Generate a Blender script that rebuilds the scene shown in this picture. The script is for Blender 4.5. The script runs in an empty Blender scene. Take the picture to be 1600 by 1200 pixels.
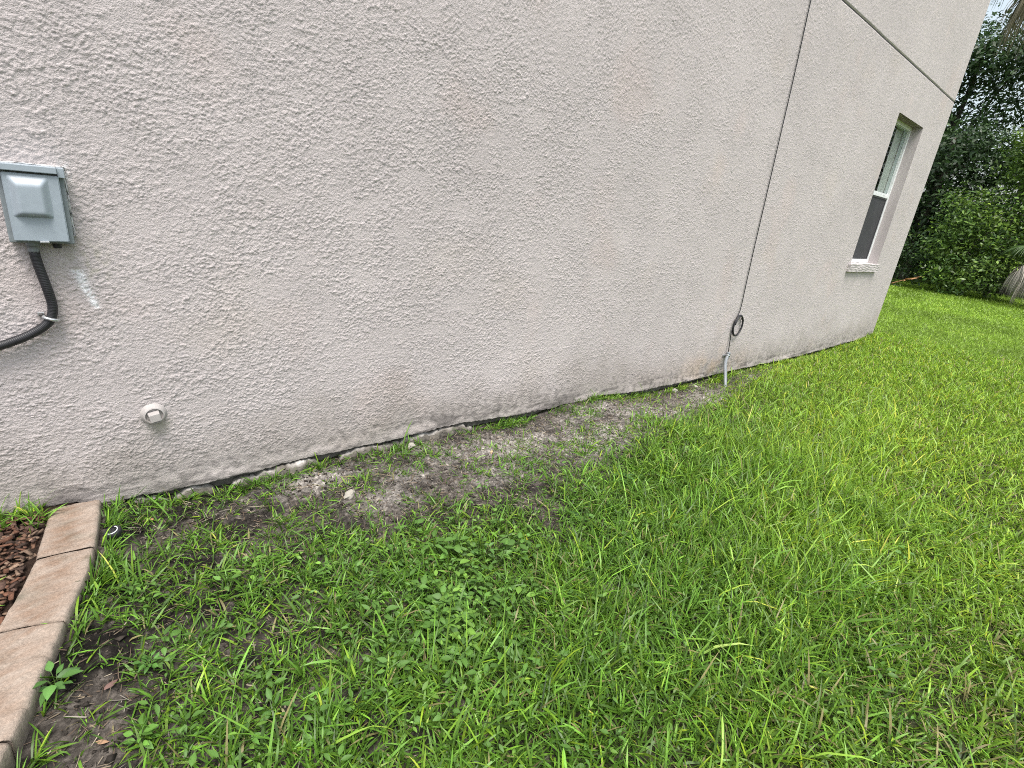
import bpy, bmesh, math, random
import numpy as np
from mathutils import Vector, Matrix

S = bpy.context.scene
COL = S.collection
rng = np.random.default_rng(7)
random.seed(7)

# ------------------------------------------------------------------ camera
CX, CY, CZ = 0.0, -2.1997, 1.310
R_ = Vector((0.76441824, -0.63566678, 0.10766843))
D_ = Vector((-0.13876711, -0.3253058, -0.93537149))
F_ = Vector((0.62960975, 0.70007419, -0.33687933))
cam = bpy.data.cameras.new('camera')
cam.sensor_width = 36.0
cam.lens = 18.117
cam.clip_start = 0.02
cam.clip_end = 600
co = bpy.data.objects.new('camera', cam)
COL.objects.link(co)
co.matrix_world = Matrix(((R_.x, -D_.x, -F_.x, CX), (R_.y, -D_.y, -F_.y, CY), (R_.z, -D_.z, -F_.z, CZ), (0, 0, 0, 1)))
S.camera = co

# ------------------------------------------------------------------ sky, sun, exposure
SUN_EL, SUN_AZ = math.radians(68), math.radians(-150)     # azimuth from +Y towards +X
W = bpy.data.worlds.new('World')
S.world = W
W.use_nodes = True
nt = W.node_tree
nt.nodes.clear()
sky = nt.nodes.new('ShaderNodeTexSky')
sky.sky_type = 'NISHITA'
sky.sun_disc = False
sky.sun_elevation = SUN_EL
sky.sun_rotation = SUN_AZ
sky.air_density = 1.2
sky.dust_density = 4.0
sky.ozone_density = 1.0
hs = nt.nodes.new('ShaderNodeHueSaturation')
hs.inputs['Saturation'].default_value = 0.50
bg = nt.nodes.new('ShaderNodeBackground')
hs.inputs['Hue'].default_value = 0.48
bg.inputs['Strength'].default_value = 0.115
wo = nt.nodes.new('ShaderNodeOutputWorld')
nt.links.new(sky.outputs[0], hs.inputs['Color'])
nt.links.new(hs.outputs[0], bg.inputs['Color'])
nt.links.new(bg.outputs[0], wo.inputs['Surface'])

sun = bpy.data.lights.new('sun', 'SUN')
sun.energy = 1.5
sun.angle = math.radians(24)
sun.color = (1.0, 0.965, 0.92)
so = bpy.data.objects.new('sun', sun)
COL.objects.link(so)
sd = Vector((math.sin(SUN_AZ) * math.cos(SUN_EL), math.cos(SUN_AZ) * math.cos(SUN_EL), math.sin(SUN_EL)))
so.rotation_euler = sd.to_track_quat('Z', 'Y').to_euler()
so.location = sd * 30

S.view_settings.view_transform = 'Standard'
S.view_settings.look = 'None'
S.view_settings.gamma = 1.0
S.view_settings.exposure = 1.22
S.cycles.use_denoising = False
S.cycles.filter_width = 1.0
S.cycles.max_bounces = 6
S.cycles.transparent_max_bounces = 12

# ------------------------------------------------------------------ helpers
_perm = np.random.default_rng(3).random(8192) * 2 * np.pi


def pn(x, y, seed=0):
    """2-D gradient noise, about -0.7..0.7"""
    x = np.asarray(x, dtype=np.float64)
    y = np.asarray(y, dtype=np.float64)
    ix = np.floor(x).astype(np.int64)
    iy = np.floor(y).astype(np.int64)
    fx, fy = x - ix, y - iy
    u = fx * fx * fx * (fx * (fx * 6 - 15) + 10)
    v = fy * fy * fy * (fy * (fy * 6 - 15) + 10)

    def g(a, b, dx, dy):
        h = (a * 73856093) ^ (b * 19349663) ^ (seed * 83492791 + 1013)
        h = (h ^ (h >> 13)) * 1274126177
        t = _perm[(h ^ (h >> 16)) & 8191]
        return np.cos(t) * dx + np.sin(t) * dy
    a = g(ix, iy, fx, fy)
    b = g(ix + 1, iy, fx - 1, fy)
    c = g(ix, iy + 1, fx, fy - 1)
    d = g(ix + 1, iy + 1, fx - 1, fy - 1)
    return (a * (1 - u) + b * u) * (1 - v) + (c * (1 - u) + d * u) * v


def fbm(x, y, seed=0, oct=4, gain=0.5):
    s, a = 0, 1.0
    for k in range(oct):
        s = s + a * pn(x * 2 ** k, y * 2 ** k, seed + k * 17)
        a *= gain
    return s


def sstep(a, b, x):
    t = np.clip((x - a) / (b - a), 0, 1)
    return t * t * (3 - 2 * t)


def link(o, parent=None):
    COL.objects.link(o)
    if parent is not None:
        o.parent = parent
    return o


def tag(o, label=None, cat=None, group=None, kind=None):
    if label: o['label'] = label
    if cat: o['category'] = cat
    if group: o['group'] = group
    if kind: o['kind'] = kind
    return o


def empty(name, loc=(0, 0, 0), label=None, cat=None, group=None):
    o = bpy.data.objects.new(name, None)
    o.location = loc
    o.empty_display_size = 0.1
    link(o)
    return tag(o, label, cat, group)


def np_mesh(name, verts, quads=None, tris=None, mat=None, parent=None, col=None, smooth=False):
    """fast mesh from arrays; verts are in the parent's frame"""
    me = bpy.data.meshes.new(name)
    verts = np.asarray(verts, dtype=np.float32)
    nq = 0 if quads is None else len(quads)
    ntr = 0 if tris is None else len(tris)
    me.vertices.add(len(verts))
    me.vertices.foreach_set('co', verts.ravel())
    loops = []
    if nq: loops.append(np.asarray(quads, dtype=np.int32).ravel())
    if ntr: loops.append(np.asarray(tris, dtype=np.int32).ravel())
    loops = np.concatenate(loops)
    me.loops.add(len(loops))
    me.loops.foreach_set('vertex_index', loops)
    me.polygons.add(nq + ntr)
    start = np.concatenate([np.arange(nq) * 4, nq * 4 + np.arange(ntr) * 3]).astype(np.int32)
    me.polygons.foreach_set('loop_start', start)
    me.update(calc_edges=True)
    if smooth:
        me.polygons.foreach_set('use_smooth', np.ones(nq + ntr, dtype=bool))
    if col is not None:
        at = me.color_attributes.new('col', 'FLOAT_COLOR', 'POINT')
        c4 = np.ones((len(verts), 4), dtype=np.float32)
        c4[:, :3] = col
        at.data.foreach_set('color', c4.ravel())
    if mat: me.materials.append(mat)
    o = bpy.data.objects.new(name, me)
    return link(o, parent)


def bm_obj(name, bm, mat, parent=None, smooth=False, bevel=0, seg=2):
    if bevel:
        bmesh.ops.bevel(bm, geom=list(bm.edges), offset=bevel, segments=seg, profile=0.5, affect='EDGES', clamp_overlap=True)
    bmesh.ops.recalc_face_normals(bm, faces=bm.faces)
    me = bpy.data.meshes.new(name)
    bm.to_mesh(me)
    bm.free()
    if smooth:
        for p in me.polygons: p.use_smooth = True
    me.materials.append(mat)
    return link(bpy.data.objects.new(name, me), parent)


def add_box(bm, x0, x1, y0, y1, z0, z1):
    v = [bm.verts.new(c) for c in ((x0, y0, z0), (x1, y0, z0), (x1, y1, z0), (x0, y1, z0),
                                   (x0, y0, z1), (x1, y0, z1), (x1, y1, z1), (x0, y1, z1))]
    for f in ((0, 3, 2, 1), (4, 5, 6, 7), (0, 1, 5, 4), (1, 2, 6, 5), (2, 3, 7, 6), (3, 0, 4, 7)):
        bm.faces.new([v[i] for i in f])
    return v


def box_obj(name, b, mat, parent=None, bevel=0.0, seg=2):
    bm = bmesh.new()
    add_box(bm, *b)
    return bm_obj(name, bm, mat, parent, bevel=bevel, seg=seg)


def spline(pts, n):
    """Catmull-Rom through pts -> n points"""
    P = [np.array(p, dtype=float) for p in pts]
    P = [2 * P[0] - P[1]] + P + [2 * P[-1] - P[-2]]
    m = len(P) - 3
    out = []
    for i in range(n):
        t = i / (n - 1) * m
        k = min(int(t), m - 1)
        t -= k
        a, b, c, d = P[k:k + 4]
        out.append(0.5 * (2 * b + (c - a) * t + (2 * a - 5 * b + 4 * c - d) * t * t + (3 * b - a - 3 * c + d) * t ** 3))
    return np.array(out)


def tube_arrays(pts, rad, sides=10, cap=True):
    pts = np.asarray(pts, dtype=float)
    n = len(pts)
    rad = np.full(n, rad) if np.isscalar(rad) else np.asarray(rad)
    T = np.gradient(pts, axis=0)
    T /= np.linalg.norm(T, axis=1)[:, None] + 1e-12
    ref = np.array([0, 0, 1.0]) if abs(T[0][2]) < 0.9 else np.array([1.0, 0, 0])
    V = []
    nrm = np.cross(T[0], ref); nrm /= np.linalg.norm(nrm)
    a = np.arange(sides) / sides * 2 * np.pi
    for i in range(n):
        nrm = nrm - T[i] * (nrm @ T[i]); nrm /= np.linalg.norm(nrm)
        bn = np.cross(T[i], nrm)
        V.append(pts[i] + rad[i] * (np.cos(a)[:, None] * nrm + np.sin(a)[:, None] * bn))
    V = np.concatenate(V)
    q = []
    for i in range(n - 1):
        for k in range(sides):
            k2 = (k + 1) % sides
            q.append((i * sides + k, i * sides + k2, (i + 1) * sides + k2, (i + 1) * sides + k))
    t = []
    if cap:
        V = np.concatenate([V, pts[:1], pts[-1:]])
        for k in range(sides):
            k2 = (k + 1) % sides
            t.append((len(V) - 2, k2, k))
            t.append((len(V) - 1, (n - 1) * sides + k, (n - 1) * sides + k2))
    return V, np.array(q), np.array(t)


def tube(name, pts, rad, mat, parent=None, sides=10):
    V, q, t = tube_arrays(pts, rad, sides)
    return np_mesh(name, V, q, t, mat, parent, smooth=True)


def lathe(name, prof, mat, parent=None, n=28, axis='Z', smooth=True):
    """prof: (r, h) pairs"""
    V, q = [], []
    for r, h in prof:
        for k in range(n):
            a = k / n * 2 * math.pi
            p = (r * math.cos(a), r * math.sin(a), h)
            V.append(p if axis == 'Z' else (p[0], -p[2], p[1]))
    for i in range(len(prof) - 1):
        for k in range(n):
            k2 = (k + 1) % n
            q.append((i * n + k, i * n + k2, (i + 1) * n + k2, (i + 1) * n + k))
    o = np_mesh(name, V, q, None, mat, parent, smooth=False)
    if smooth:
        for p in o.data.polygons: p.use_smooth = True
        o.data.set_sharp_from_angle(angle=math.radians(35))
    return o


# ------------------------------------------------------------------ materials
def mat_new(name):
    m = bpy.data.materials.new(name)
    m.use_nodes = True
    return m, m.node_tree, m.node_tree.nodes['Principled BSDF']


def simple(name, col, rough=0.6, metal=0.0, spec=0.5, var=0.12, scale=30.0, bump=0.0, bscale=120.0):
    m, t, b = mat_new(name)
    tc = t.nodes.new('ShaderNodeTexCoord')
    n = t.nodes.new('ShaderNodeTexNoise')
    n.inputs['Scale'].default_value = scale
    n.inputs['Detail'].default_value = 5
    t.links.new(tc.outputs['Object'], n.inputs['Vector'])
    r = t.nodes.new('ShaderNodeValToRGB')
    r.color_ramp.elements[0].position = 0.3
    r.color_ramp.elements[1].position = 0.7
    r.color_ramp.elements[0].color = (*[c * (1 - var) for c in col], 1)
    r.color_ramp.elements[1].color = (*[min(1, c * (1 + var)) for c in col], 1)
    t.links.new(n.outputs['Fac'], r.inputs['Fac'])
    t.links.new(r.outputs[0], b.inputs['Base Color'])
    b.inputs['Roughness'].default_value = rough
    b.inputs['Metallic'].default_value = metal
    b.inputs['Specular IOR Level'].default_value = spec
    if bump:
        n2 = t.nodes.new('ShaderNodeTexNoise')
        n2.inputs['Scale'].default_value = bscale
        n2.inputs['Detail'].default_value = 6
        t.links.new(tc.outputs['Object'], n2.inputs['Vector'])
        bp = t.nodes.new('ShaderNodeBump')
        bp.inputs['Strength'].default_value = 0.6
        bp.inputs['Distance'].default_value = bump
        t.links.new(n2.outputs['Fac'], bp.inputs['Height'])
        t.links.new(bp.outputs[0], b.inputs['Normal'])
    return m


def attr_mat(name, rough=0.8, spec=0.3, transl=0.0, fine=0.0, fscale=300.0, bump=0.0, bscale=250.0):
    """base colour comes from the per-vertex colour of the thing itself"""
    m, t, b = mat_new(name)
    a = t.nodes.new('ShaderNodeAttribute')
    a.attribute_name = 'col'
    src = a.outputs['Color']
    geo = t.nodes.new('ShaderNodeNewGeometry')
    if fine:
        n = t.nodes.new('ShaderNodeTexNoise')
        n.inputs['Scale'].default_value = fscale
        n.inputs['Detail'].default_value = 4
        t.links.new(geo.outputs['Position'], n.inputs['Vector'])
        mr = t.nodes.new('ShaderNodeMapRange')
        mr.inputs['From Min'].default_value = 0.3
        mr.inputs['From Max'].default_value = 0.7
        mr.inputs['To Min'].default_value = 1 - fine
        mr.inputs['To Max'].default_value = 1 + fine
        t.links.new(n.outputs['Fac'], mr.inputs['Value'])
        mx = t.nodes.new('ShaderNodeVectorMath')
        mx.operation = 'SCALE'
        t.links.new(src, mx.inputs[0])
        t.links.new(mr.outputs[0], mx.inputs['Scale'])
        src = mx.outputs[0]
    t.links.new(src, b.inputs['Base Color'])
    b.inputs['Roughness'].default_value = rough
    b.inputs['Specular IOR Level'].default_value = spec
    if bump:
        n2 = t.nodes.new('ShaderNodeTexNoise')
        n2.inputs['Scale'].default_value = bscale
        n2.inputs['Detail'].default_value = 6
        t.links.new(geo.outputs['Position'], n2.inputs['Vector'])
        bp = t.nodes.new('ShaderNodeBump')
        bp.inputs['Strength'].default_value = 0.7
        bp.inputs['Distance'].default_value = bump
        t.links.new(n2.outputs['Fac'], bp.inputs['Height'])
        t.links.new(bp.outputs[0], b.inputs['Normal'])
    if transl:
        tr = t.nodes.new('ShaderNodeBsdfTranslucent')
        t.links.new(src, tr.inputs['Color'])
        mix = t.nodes.new('ShaderNodeMixShader')
        mix.inputs[0].default_value = transl
        t.links.new(b.outputs[0], mix.inputs[1])
        t.links.new(tr.outputs[0], mix.inputs[2])
        t.links.new(mix.outputs[0], t.nodes['Material Output'].inputs['Surface'])
    return m


M_wall = attr_mat('stucco', rough=0.85, spec=0.25, fine=0.07, fscale=170, bump=0.0048, bscale=260)
M_stucco = simple('stucco_plain', (0.48, 0.437, 0.428), 0.85, spec=0.25, var=0.06, scale=40, bump=0.0012, bscale=90)
M_sill = simple('stucco_sill', (0.46, 0.43, 0.42), 0.85, spec=0.25, var=0.08, scale=20, bump=0.003, bscale=60)
M_soil = attr_mat('soil', rough=0.95, spec=0.15, fine=0.4, fscale=110, bump=0.012, bscale=190)
M_blade = attr_mat('grass_blades', rough=0.42, spec=0.4, transl=0.36)
M_straw = attr_mat('straw', rough=0.8, spec=0.2)
M_leaf = attr_mat('leaves', rough=0.45, spec=0.45, transl=0.22)
M_weed = attr_mat('weed_leaves', rough=0.5, spec=0.35, transl=0.25)
M_chip = attr_mat('bark_chips', rough=0.85, spec=0.3, fine=0.3, fscale=150, bump=0.002, bscale=200)
M_curb = attr_mat('edging_concrete', rough=0.85, spec=0.25, fine=0.2, fscale=170, bump=0.0022, bscale=260)
M_mortar = attr_mat('mortar', rough=0.9, spec=0.2, fine=0.2, fscale=150, bump=0.003, bscale=150)
M_found = simple('foundation_concrete', (0.13, 0.12, 0.105), 0.95, var=0.4, scale=30, bump=0.004, bscale=60)
M_joint = simple('joint_strip', (0.085, 0.08, 0.077), 0.8)
M_box = simple('grey_enamel', (0.315, 0.365, 0.405), 0.42, spec=0.5, var=0.05, scale=60, bump=0.0002, bscale=500)
M_boxdark = simple('grey_enamel_shell', (0.20, 0.23, 0.24), 0.5, var=0.1, scale=60)
M_caulk = simple('white_caulk', (0.6, 0.6, 0.6), 0.6, var=0.1, scale=80, bump=0.002, bscale=150)
M_black = simple('black_rubber', (0.018, 0.018, 0.021), 0.5, var=0.25, scale=40, bump=0.0004, bscale=300)
M_zinc = simple('galvanised_steel', (0.55, 0.57, 0.58), 0.35, metal=0.8, var=0.12, scale=80)
M_white = simple('white_vinyl', (0.74, 0.76, 0.76), 0.4, var=0.03)
M_screen = simple('insect_screen', (0.035, 0.035, 0.04), 0.7, var=0.15, scale=6)
M_dark = simple('dark_room', (0.05, 0.05, 0.05), 0.9)
M_roof = simple('roof_shingles', (0.16, 0.14, 0.12), 0.9, var=0.2, scale=8)
M_pvc = simple('grey_pvc', (0.20, 0.22, 0.235), 0.45, var=0.08, scale=60)
M_bark = simple('bark', (0.10, 0.085, 0.07), 0.95, var=0.4, scale=10, bump=0.02, bscale=12)
M_plug = simple('painted_plug', (0.40, 0.375, 0.36), 0.6, var=0.06, scale=80, bump=0.0006, bscale=300)
M_rock = simple('limestone', (0.33, 0.31, 0.265), 0.85, var=0.2, scale=60, bump=0.002, bscale=120)


def glass_mat():
    m = bpy.data.materials.new('window_glass')
    m.use_nodes = True
    t = m.node_tree
    t.nodes.clear()
    out = t.nodes.new('ShaderNodeOutputMaterial')
    tr = t.nodes.new('ShaderNodeBsdfTransparent')
    tr.inputs['Color'].default_value = (0.80, 0.84, 0.83, 1)
    gl = t.nodes.new('ShaderNodeBsdfGlossy')
    gl.inputs['Roughness'].default_value = 0.02
    gl.inputs['Color'].default_value = (0.95, 1.0, 0.98, 1)
    fr = t.nodes.new('ShaderNodeFresnel')
    fr.inputs['IOR'].default_value = 1.5
    mx = t.nodes.new('ShaderNodeMixShader')
    geo = t.nodes.new('ShaderNodeNewGeometry')
    inv = t.nodes.new('ShaderNodeMath')
    inv.operation = 'SUBTRACT'
    inv.inputs[0].default_value = 1.0
    t.links.new(geo.outputs['Backfacing'], inv.inputs[1])
    mul = t.nodes.new('ShaderNodeMath')
    mul.operation = 'MULTIPLY'
    t.links.new(fr.outputs[0], mul.inputs[0])
    t.links.new(inv.outputs[0], mul.inputs[1])
    t.links.new(mul.outputs[0], mx.inputs[0])
    t.links.new(tr.outputs[0], mx.inputs[1])
    t.links.new(gl.outputs[0], mx.inputs[2])
    t.links.new(mx.outputs[0], out.inputs['Surface'])
    return m


M_glass = glass_mat()

# ------------------------------------------------------------------ ground shape (z of the soil) and stucco bottom edge
BX = [-8, -0.29, -0.125, -0.019, 0.204, 0.441, 0.743, 1.136, 1.53, 2.288, 2.795, 3.346, 3.891, 4.657, 6.457, 8.3, 9.021, 12, 200]
BZ = [0.11, 0.116, 0.105, 0.07, 0.051, 0.055, 0.067, 0.057, 0.064, 0.022, 0.036, -0.012, -0.021, -0.028, -0.055, -0.03, 0.0, 0, 0]


def wall_base(x):
    x = np.asarray(x, dtype=float)
    return np.interp(x, BX, BZ) + 0.004 * pn(x * 75, x * 0 + 2.3, 7) + 0.008 * pn(x * 7, x * 0 + 3.3, 5) + 0.006 * pn(x * 31, x * 0 + 1.3, 6)


def gap(x):
    return np.interp(x, [-1, 0.0, 0.15, 0.35, 0.8, 1.2, 1.5, 2.2, 2.35, 2.5, 2.75, 3.0, 3.5, 4.2, 5, 7, 9],
                     [0.0, 0.0, 0.016, 0.044, 0.044, 0.034, 0.042, 0.036, 0.010, 0.0, 0.0, 0.022, 0.034, 0.03, 0.018, 0.022, 0.0])


def gz(x, y):
    x = np.asarray(x, dtype=float)
    y = np.asarray(y, dtype=float)
    w = sstep(-1.5, -0.12, y)
    base = (np.interp(x, BX, BZ) - gap(x)) * w
    z = base + 0.02 * pn(x * 0.9, y * 0.9, 21) * sstep(0, 2, np.hypot(x - CX, y - CY) - 1) + 0.012 * pn(x * 4, y * 4, 22) * (1 - w * 0.5) + 0.005 * pn(x * 17, y * 17, 23)
    near = np.exp(-np.abs(y) / 0.06)
    return z - 0.012 * near * (gap(x) > 0.005)


def gp(x, y, dz=0.0):
    return (x, y, float(gz(x, y)) + dz)


def curb_right(y):   # x of the edging's lawn-side edge
    return np.interp(y, [-3.0, -1.6, -1.07, -0.992, -0.682, -0.55, -0.387, -0.27, -0.12, 0.0], [-0.70, -0.45, -0.262, -0.235, -0.143, -0.103, -0.062, -0.047, -0.029, -0.02])


CW = 0.145           # width of the edging


def bare(x, y):
    """1 = no grass at all"""
    yw = -y
    strip = np.interp(x, [-0.2, 0.2, 0.5, 0.9, 1.4, 2.0, 2.6, 3.3, 4.0, 4.8, 6, 9.2], [0.25, 0.36, 0.52, 0.62, 0.82, 0.68, 0.55, 0.42, 0.36, 0.2, 0.1, 0.05])
    b = (1 - sstep(strip * 0.75, strip * 1.45, yw)) * (y < 0.02) * (x < 9.2) * np.interp(x, [-0.2, 0.6, 1.5, 3.5, 4.5], [0.58, 0.74, 0.80, 0.82, 0.66])
    for (px, py, r, a) in ((-0.09, -0.92, 0.15, 0.9), (-0.06, -0.72, 0.10, 0.6), (-0.12, -1.08, 0.13, 0.85), (0.12, -0.72, 0.12, 0.4), (0.06, -0.95, 0.10, 0.4),
                           (0.2, -0.42, 0.2, 0.5), (0.87, -0.55, 0.18, 0.75), (1.5, -0.84, 0.24, 0.68), (1.38, -1.35, 0.05, 0.8), (1.15, -1.05, 0.18, 0.3),
                           (0.3, -0.9, 0.22, 0.4), (1.9, -1.15, 0.25, 0.35), (1.45, -1.6, 0.18, 0.35)):
        b = np.maximum(b, a * np.exp(-((x - px) ** 2 + (y - py) ** 2) / (r * r)))
    n = fbm(x * 3.2, y * 3.2, 31, 3)
    b = np.clip(b * (1 + 0.55 * n) + 0.42 * np.clip(n, 0, 1) * sstep(1.6, 0.6, x), 0, 1)
    near_wall = np.exp(-((yw - 0.05) / 0.04) ** 2) * sstep(-0.15, 0.25, pn(x * 2.3, x * 0, 35)) * (x < 9.1)
    return np.clip(b - 0.5 * near_wall, 0, 1)


# ================================================================== SETTING: ground
def axis(parts):
    out = [parts[0][0]]
    for a, b, s in parts:
        n = max(1, int(round((b - a) / s)))
        out += list(a + (b - a) * (np.arange(n) + 1) / n)
    return np.array(out)


def build_ground():
    xs = axis([(-300, -60, 60), (-60, -8, 8), (-8, -1.2, 0.4), (-1.2, -0.6, 0.05), (-0.6, 3.0, 0.009), (3.0, 6, 0.016), (6, 10, 0.04), (10, 24, 0.12), (24, 40, 1), (40, 100, 10), (100, 400, 60)])
    ys = axis([(-300, -60, 60), (-60, -10, 5), (-10, -3, 0.35), (-3, -2.4, 0.06), (-2.4, 0.06, 0.009), (0.06, 0.5, 0.05), (0.5, 8, 0.15), (8, 30, 1.5), (30, 90, 10), (90, 300, 60)])
    X, Y = np.meshgrid(xs, ys)
    Z = gz(X, Y)
    nx, ny = len(xs), len(ys)
    fine = (np.abs(X - 2.5) < 5) & (Y > -3) & (Y < 0.3)
    Z = Z + fine * (0.0055 * fbm(X * 38, Y * 38, 24, 3))
    inbed = X < curb_right(Y) - 0.05
    idx = np.arange(nx * ny).reshape(ny, nx)
    q = np.stack([idx[:-1, :-1], idx[:-1, 1:], idx[1:, 1:], idx[1:, :-1]], -1).reshape(-1, 4)
    # colour: dark humus, grey sand, brown litter
    humus = np.array([0.017, 0.0148, 0.0128])
    sand = np.array([0.38, 0.352, 0.32])
    brown = np.array([0.108, 0.094, 0.081])
    c = np.zeros(X.shape + (3,))
    n1 = fbm(X * 5, Y * 5, 41, 4)
    n2 = fbm(X * 19, Y * 19, 42, 3)
    w = sstep(-0.25, 0.35, n1 + 0.4 * n2)[..., None]
    w = np.clip(w + 0.5 * (np.exp(-np.abs(Y + 0.35) / 0.35) * sstep(0.1, 0.7, X))[..., None], 0, 1)
    c[:] = humus * (1 - w) + brown * w
    sm = np.zeros(X.shape)
    for (px, py, rx, ry, a) in ((1.11, -0.32, 0.13, 0.06, 0.8), (1.55, -0.25, 0.28, 0.09, 0.9), (1.85, -0.28, 0.3, 0.10, 1.0), (2.3, -0.45, 0.32, 0.13, 1.0), (3.0, -0.33, 0.5, 0.13, 1.0),
                                (3.9, -0.29, 0.36, 0.11, 1.2), (0.76, -0.15, 0.24, 0.08, 0.75), (0.95, -0.42, 0.2, 0.07, 0.5), (1.6, -0.5, 0.3, 0.08, 0.55), (1.38, -1.35, 0.06, 0.05, 0.9), (1.25, -0.08, 0.2, 0.05, 0.6), (5.0, -0.2, 0.5, 0.08, 0.5), (2.6, -0.2, 0.5, 0.1, 0.7)):
        sm = np.maximum(sm, a * np.exp(-(((X - px) / rx) ** 2 + ((Y - py) / (ry * 1.35)) ** 2)))
    sm = np.clip(sm * (1.0 + 1.1 * n2 + 0.8 * n1), 0, 1)[..., None]
    speck = sstep(-0.1, 0.5, fbm(X * 55, Y * 55, 43, 2))[..., None]
    c = c * (1 - sm) + sand * sm
    c = c * (0.55 + 0.8 * speck)
    turf = (sstep(0.5, 0.1, bare(X, Y)) * sstep(0.2, 1.2, X))[..., None] * 0.8
    c = c * (1 - turf) + np.array([0.034, 0.042, 0.014]) * turf
    far = sstep(3.5, 9, np.hypot(X - CX, Y - CY))[..., None]
    lawn = np.array([0.09, 0.14, 0.02])
    c = c * (1 - far) + lawn * far
    lit = (np.exp(-(((X - 20.8) / 2.2) ** 2 + ((Y + 0.7) / 0.9) ** 2)))[..., None]
    c = c * (1 - lit) + np.array([0.09, 0.06, 0.04]) * lit
    c[inbed] = np.array([0.028, 0.018, 0.013])
    o = np_mesh('ground', np.stack([X, Y, Z], -1).reshape(-1, 3), q, None, M_soil, None, c.reshape(-1, 3), smooth=True)
    tag(o, kind='structure')


build_ground()

# ================================================================== HOUSE
HX0, HX1, HZ = 7.14, 8.12, (1.02, 2.637)      # window opening
XE = 9.021
house = empty('house', (4, 0, 0), 'two storey house side clad in rough beige pink stucco', 'house')
HOFF = np.array([4.0, 0, 0])


def stucco_relief(x, z):
    """outward relief of the trowelled coat, metres"""
    wx = x + 0.006 * pn(x * 58, z * 58, 51) + 0.012 * pn(x * 14, z * 14, 50) + 0.0025 * pn(x * 150, z * 150, 62)
    wz = z + 0.005 * pn(x * 62, z * 62, 52) + 0.0025 * pn(x * 145, z * 145, 63)
    patch = sstep(-0.5, 0.2, fbm(x * 3.1, z * 3.1, 53, 2))
    flat = sstep(0.12, 0.5, fbm(x * 6.5, z * 8.5, 70, 3))
    a = 0.75 * pn(wx * 64, wz * 92, 54) + 0.62 * pn(wx * 120, wz * 155, 55) + 0.40 * pn(wx * 190, wz * 220, 56)
    knock = sstep(0.08, 0.15, a)
    knock2 = sstep(0.02, 0.12, 0.8 * pn(wx * 100 + 5, wz * 138, 64) + 0.5 * pn(wx * 180, wz * 210, 69)) * sstep(-0.1, 0.2, pn(x * 26, z * 30, 59))
    crest = sstep(0.09, 0.0, np.abs(pn(wx * 92, wz * 130, 57) + 0.35 * pn(wx * 180, wz * 210, 58))) * sstep(-0.05, 0.2, pn(wx * 25, wz * 34, 59))
    big = sstep(0.16, 0.24, pn(wx * 30, wz * 42, 88) + 0.5 * pn(wx * 90, wz * 110, 89))
    grain = pn(x * 200, z * 210, 60)
    return (0.0017 * knock + 0.0013 * knock2 + 0.0019 * crest + 0.0012 * big) * (0.68 + 0.4 * patch) * (1 - 0.55 * flat) * np.interp(x, [0, 2, 4, 9], [0.95, 0.9, 0.75, 0.65]) + 0.0008 * grain + 0.0015 * pn(x * 5, z * 5, 61)


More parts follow.
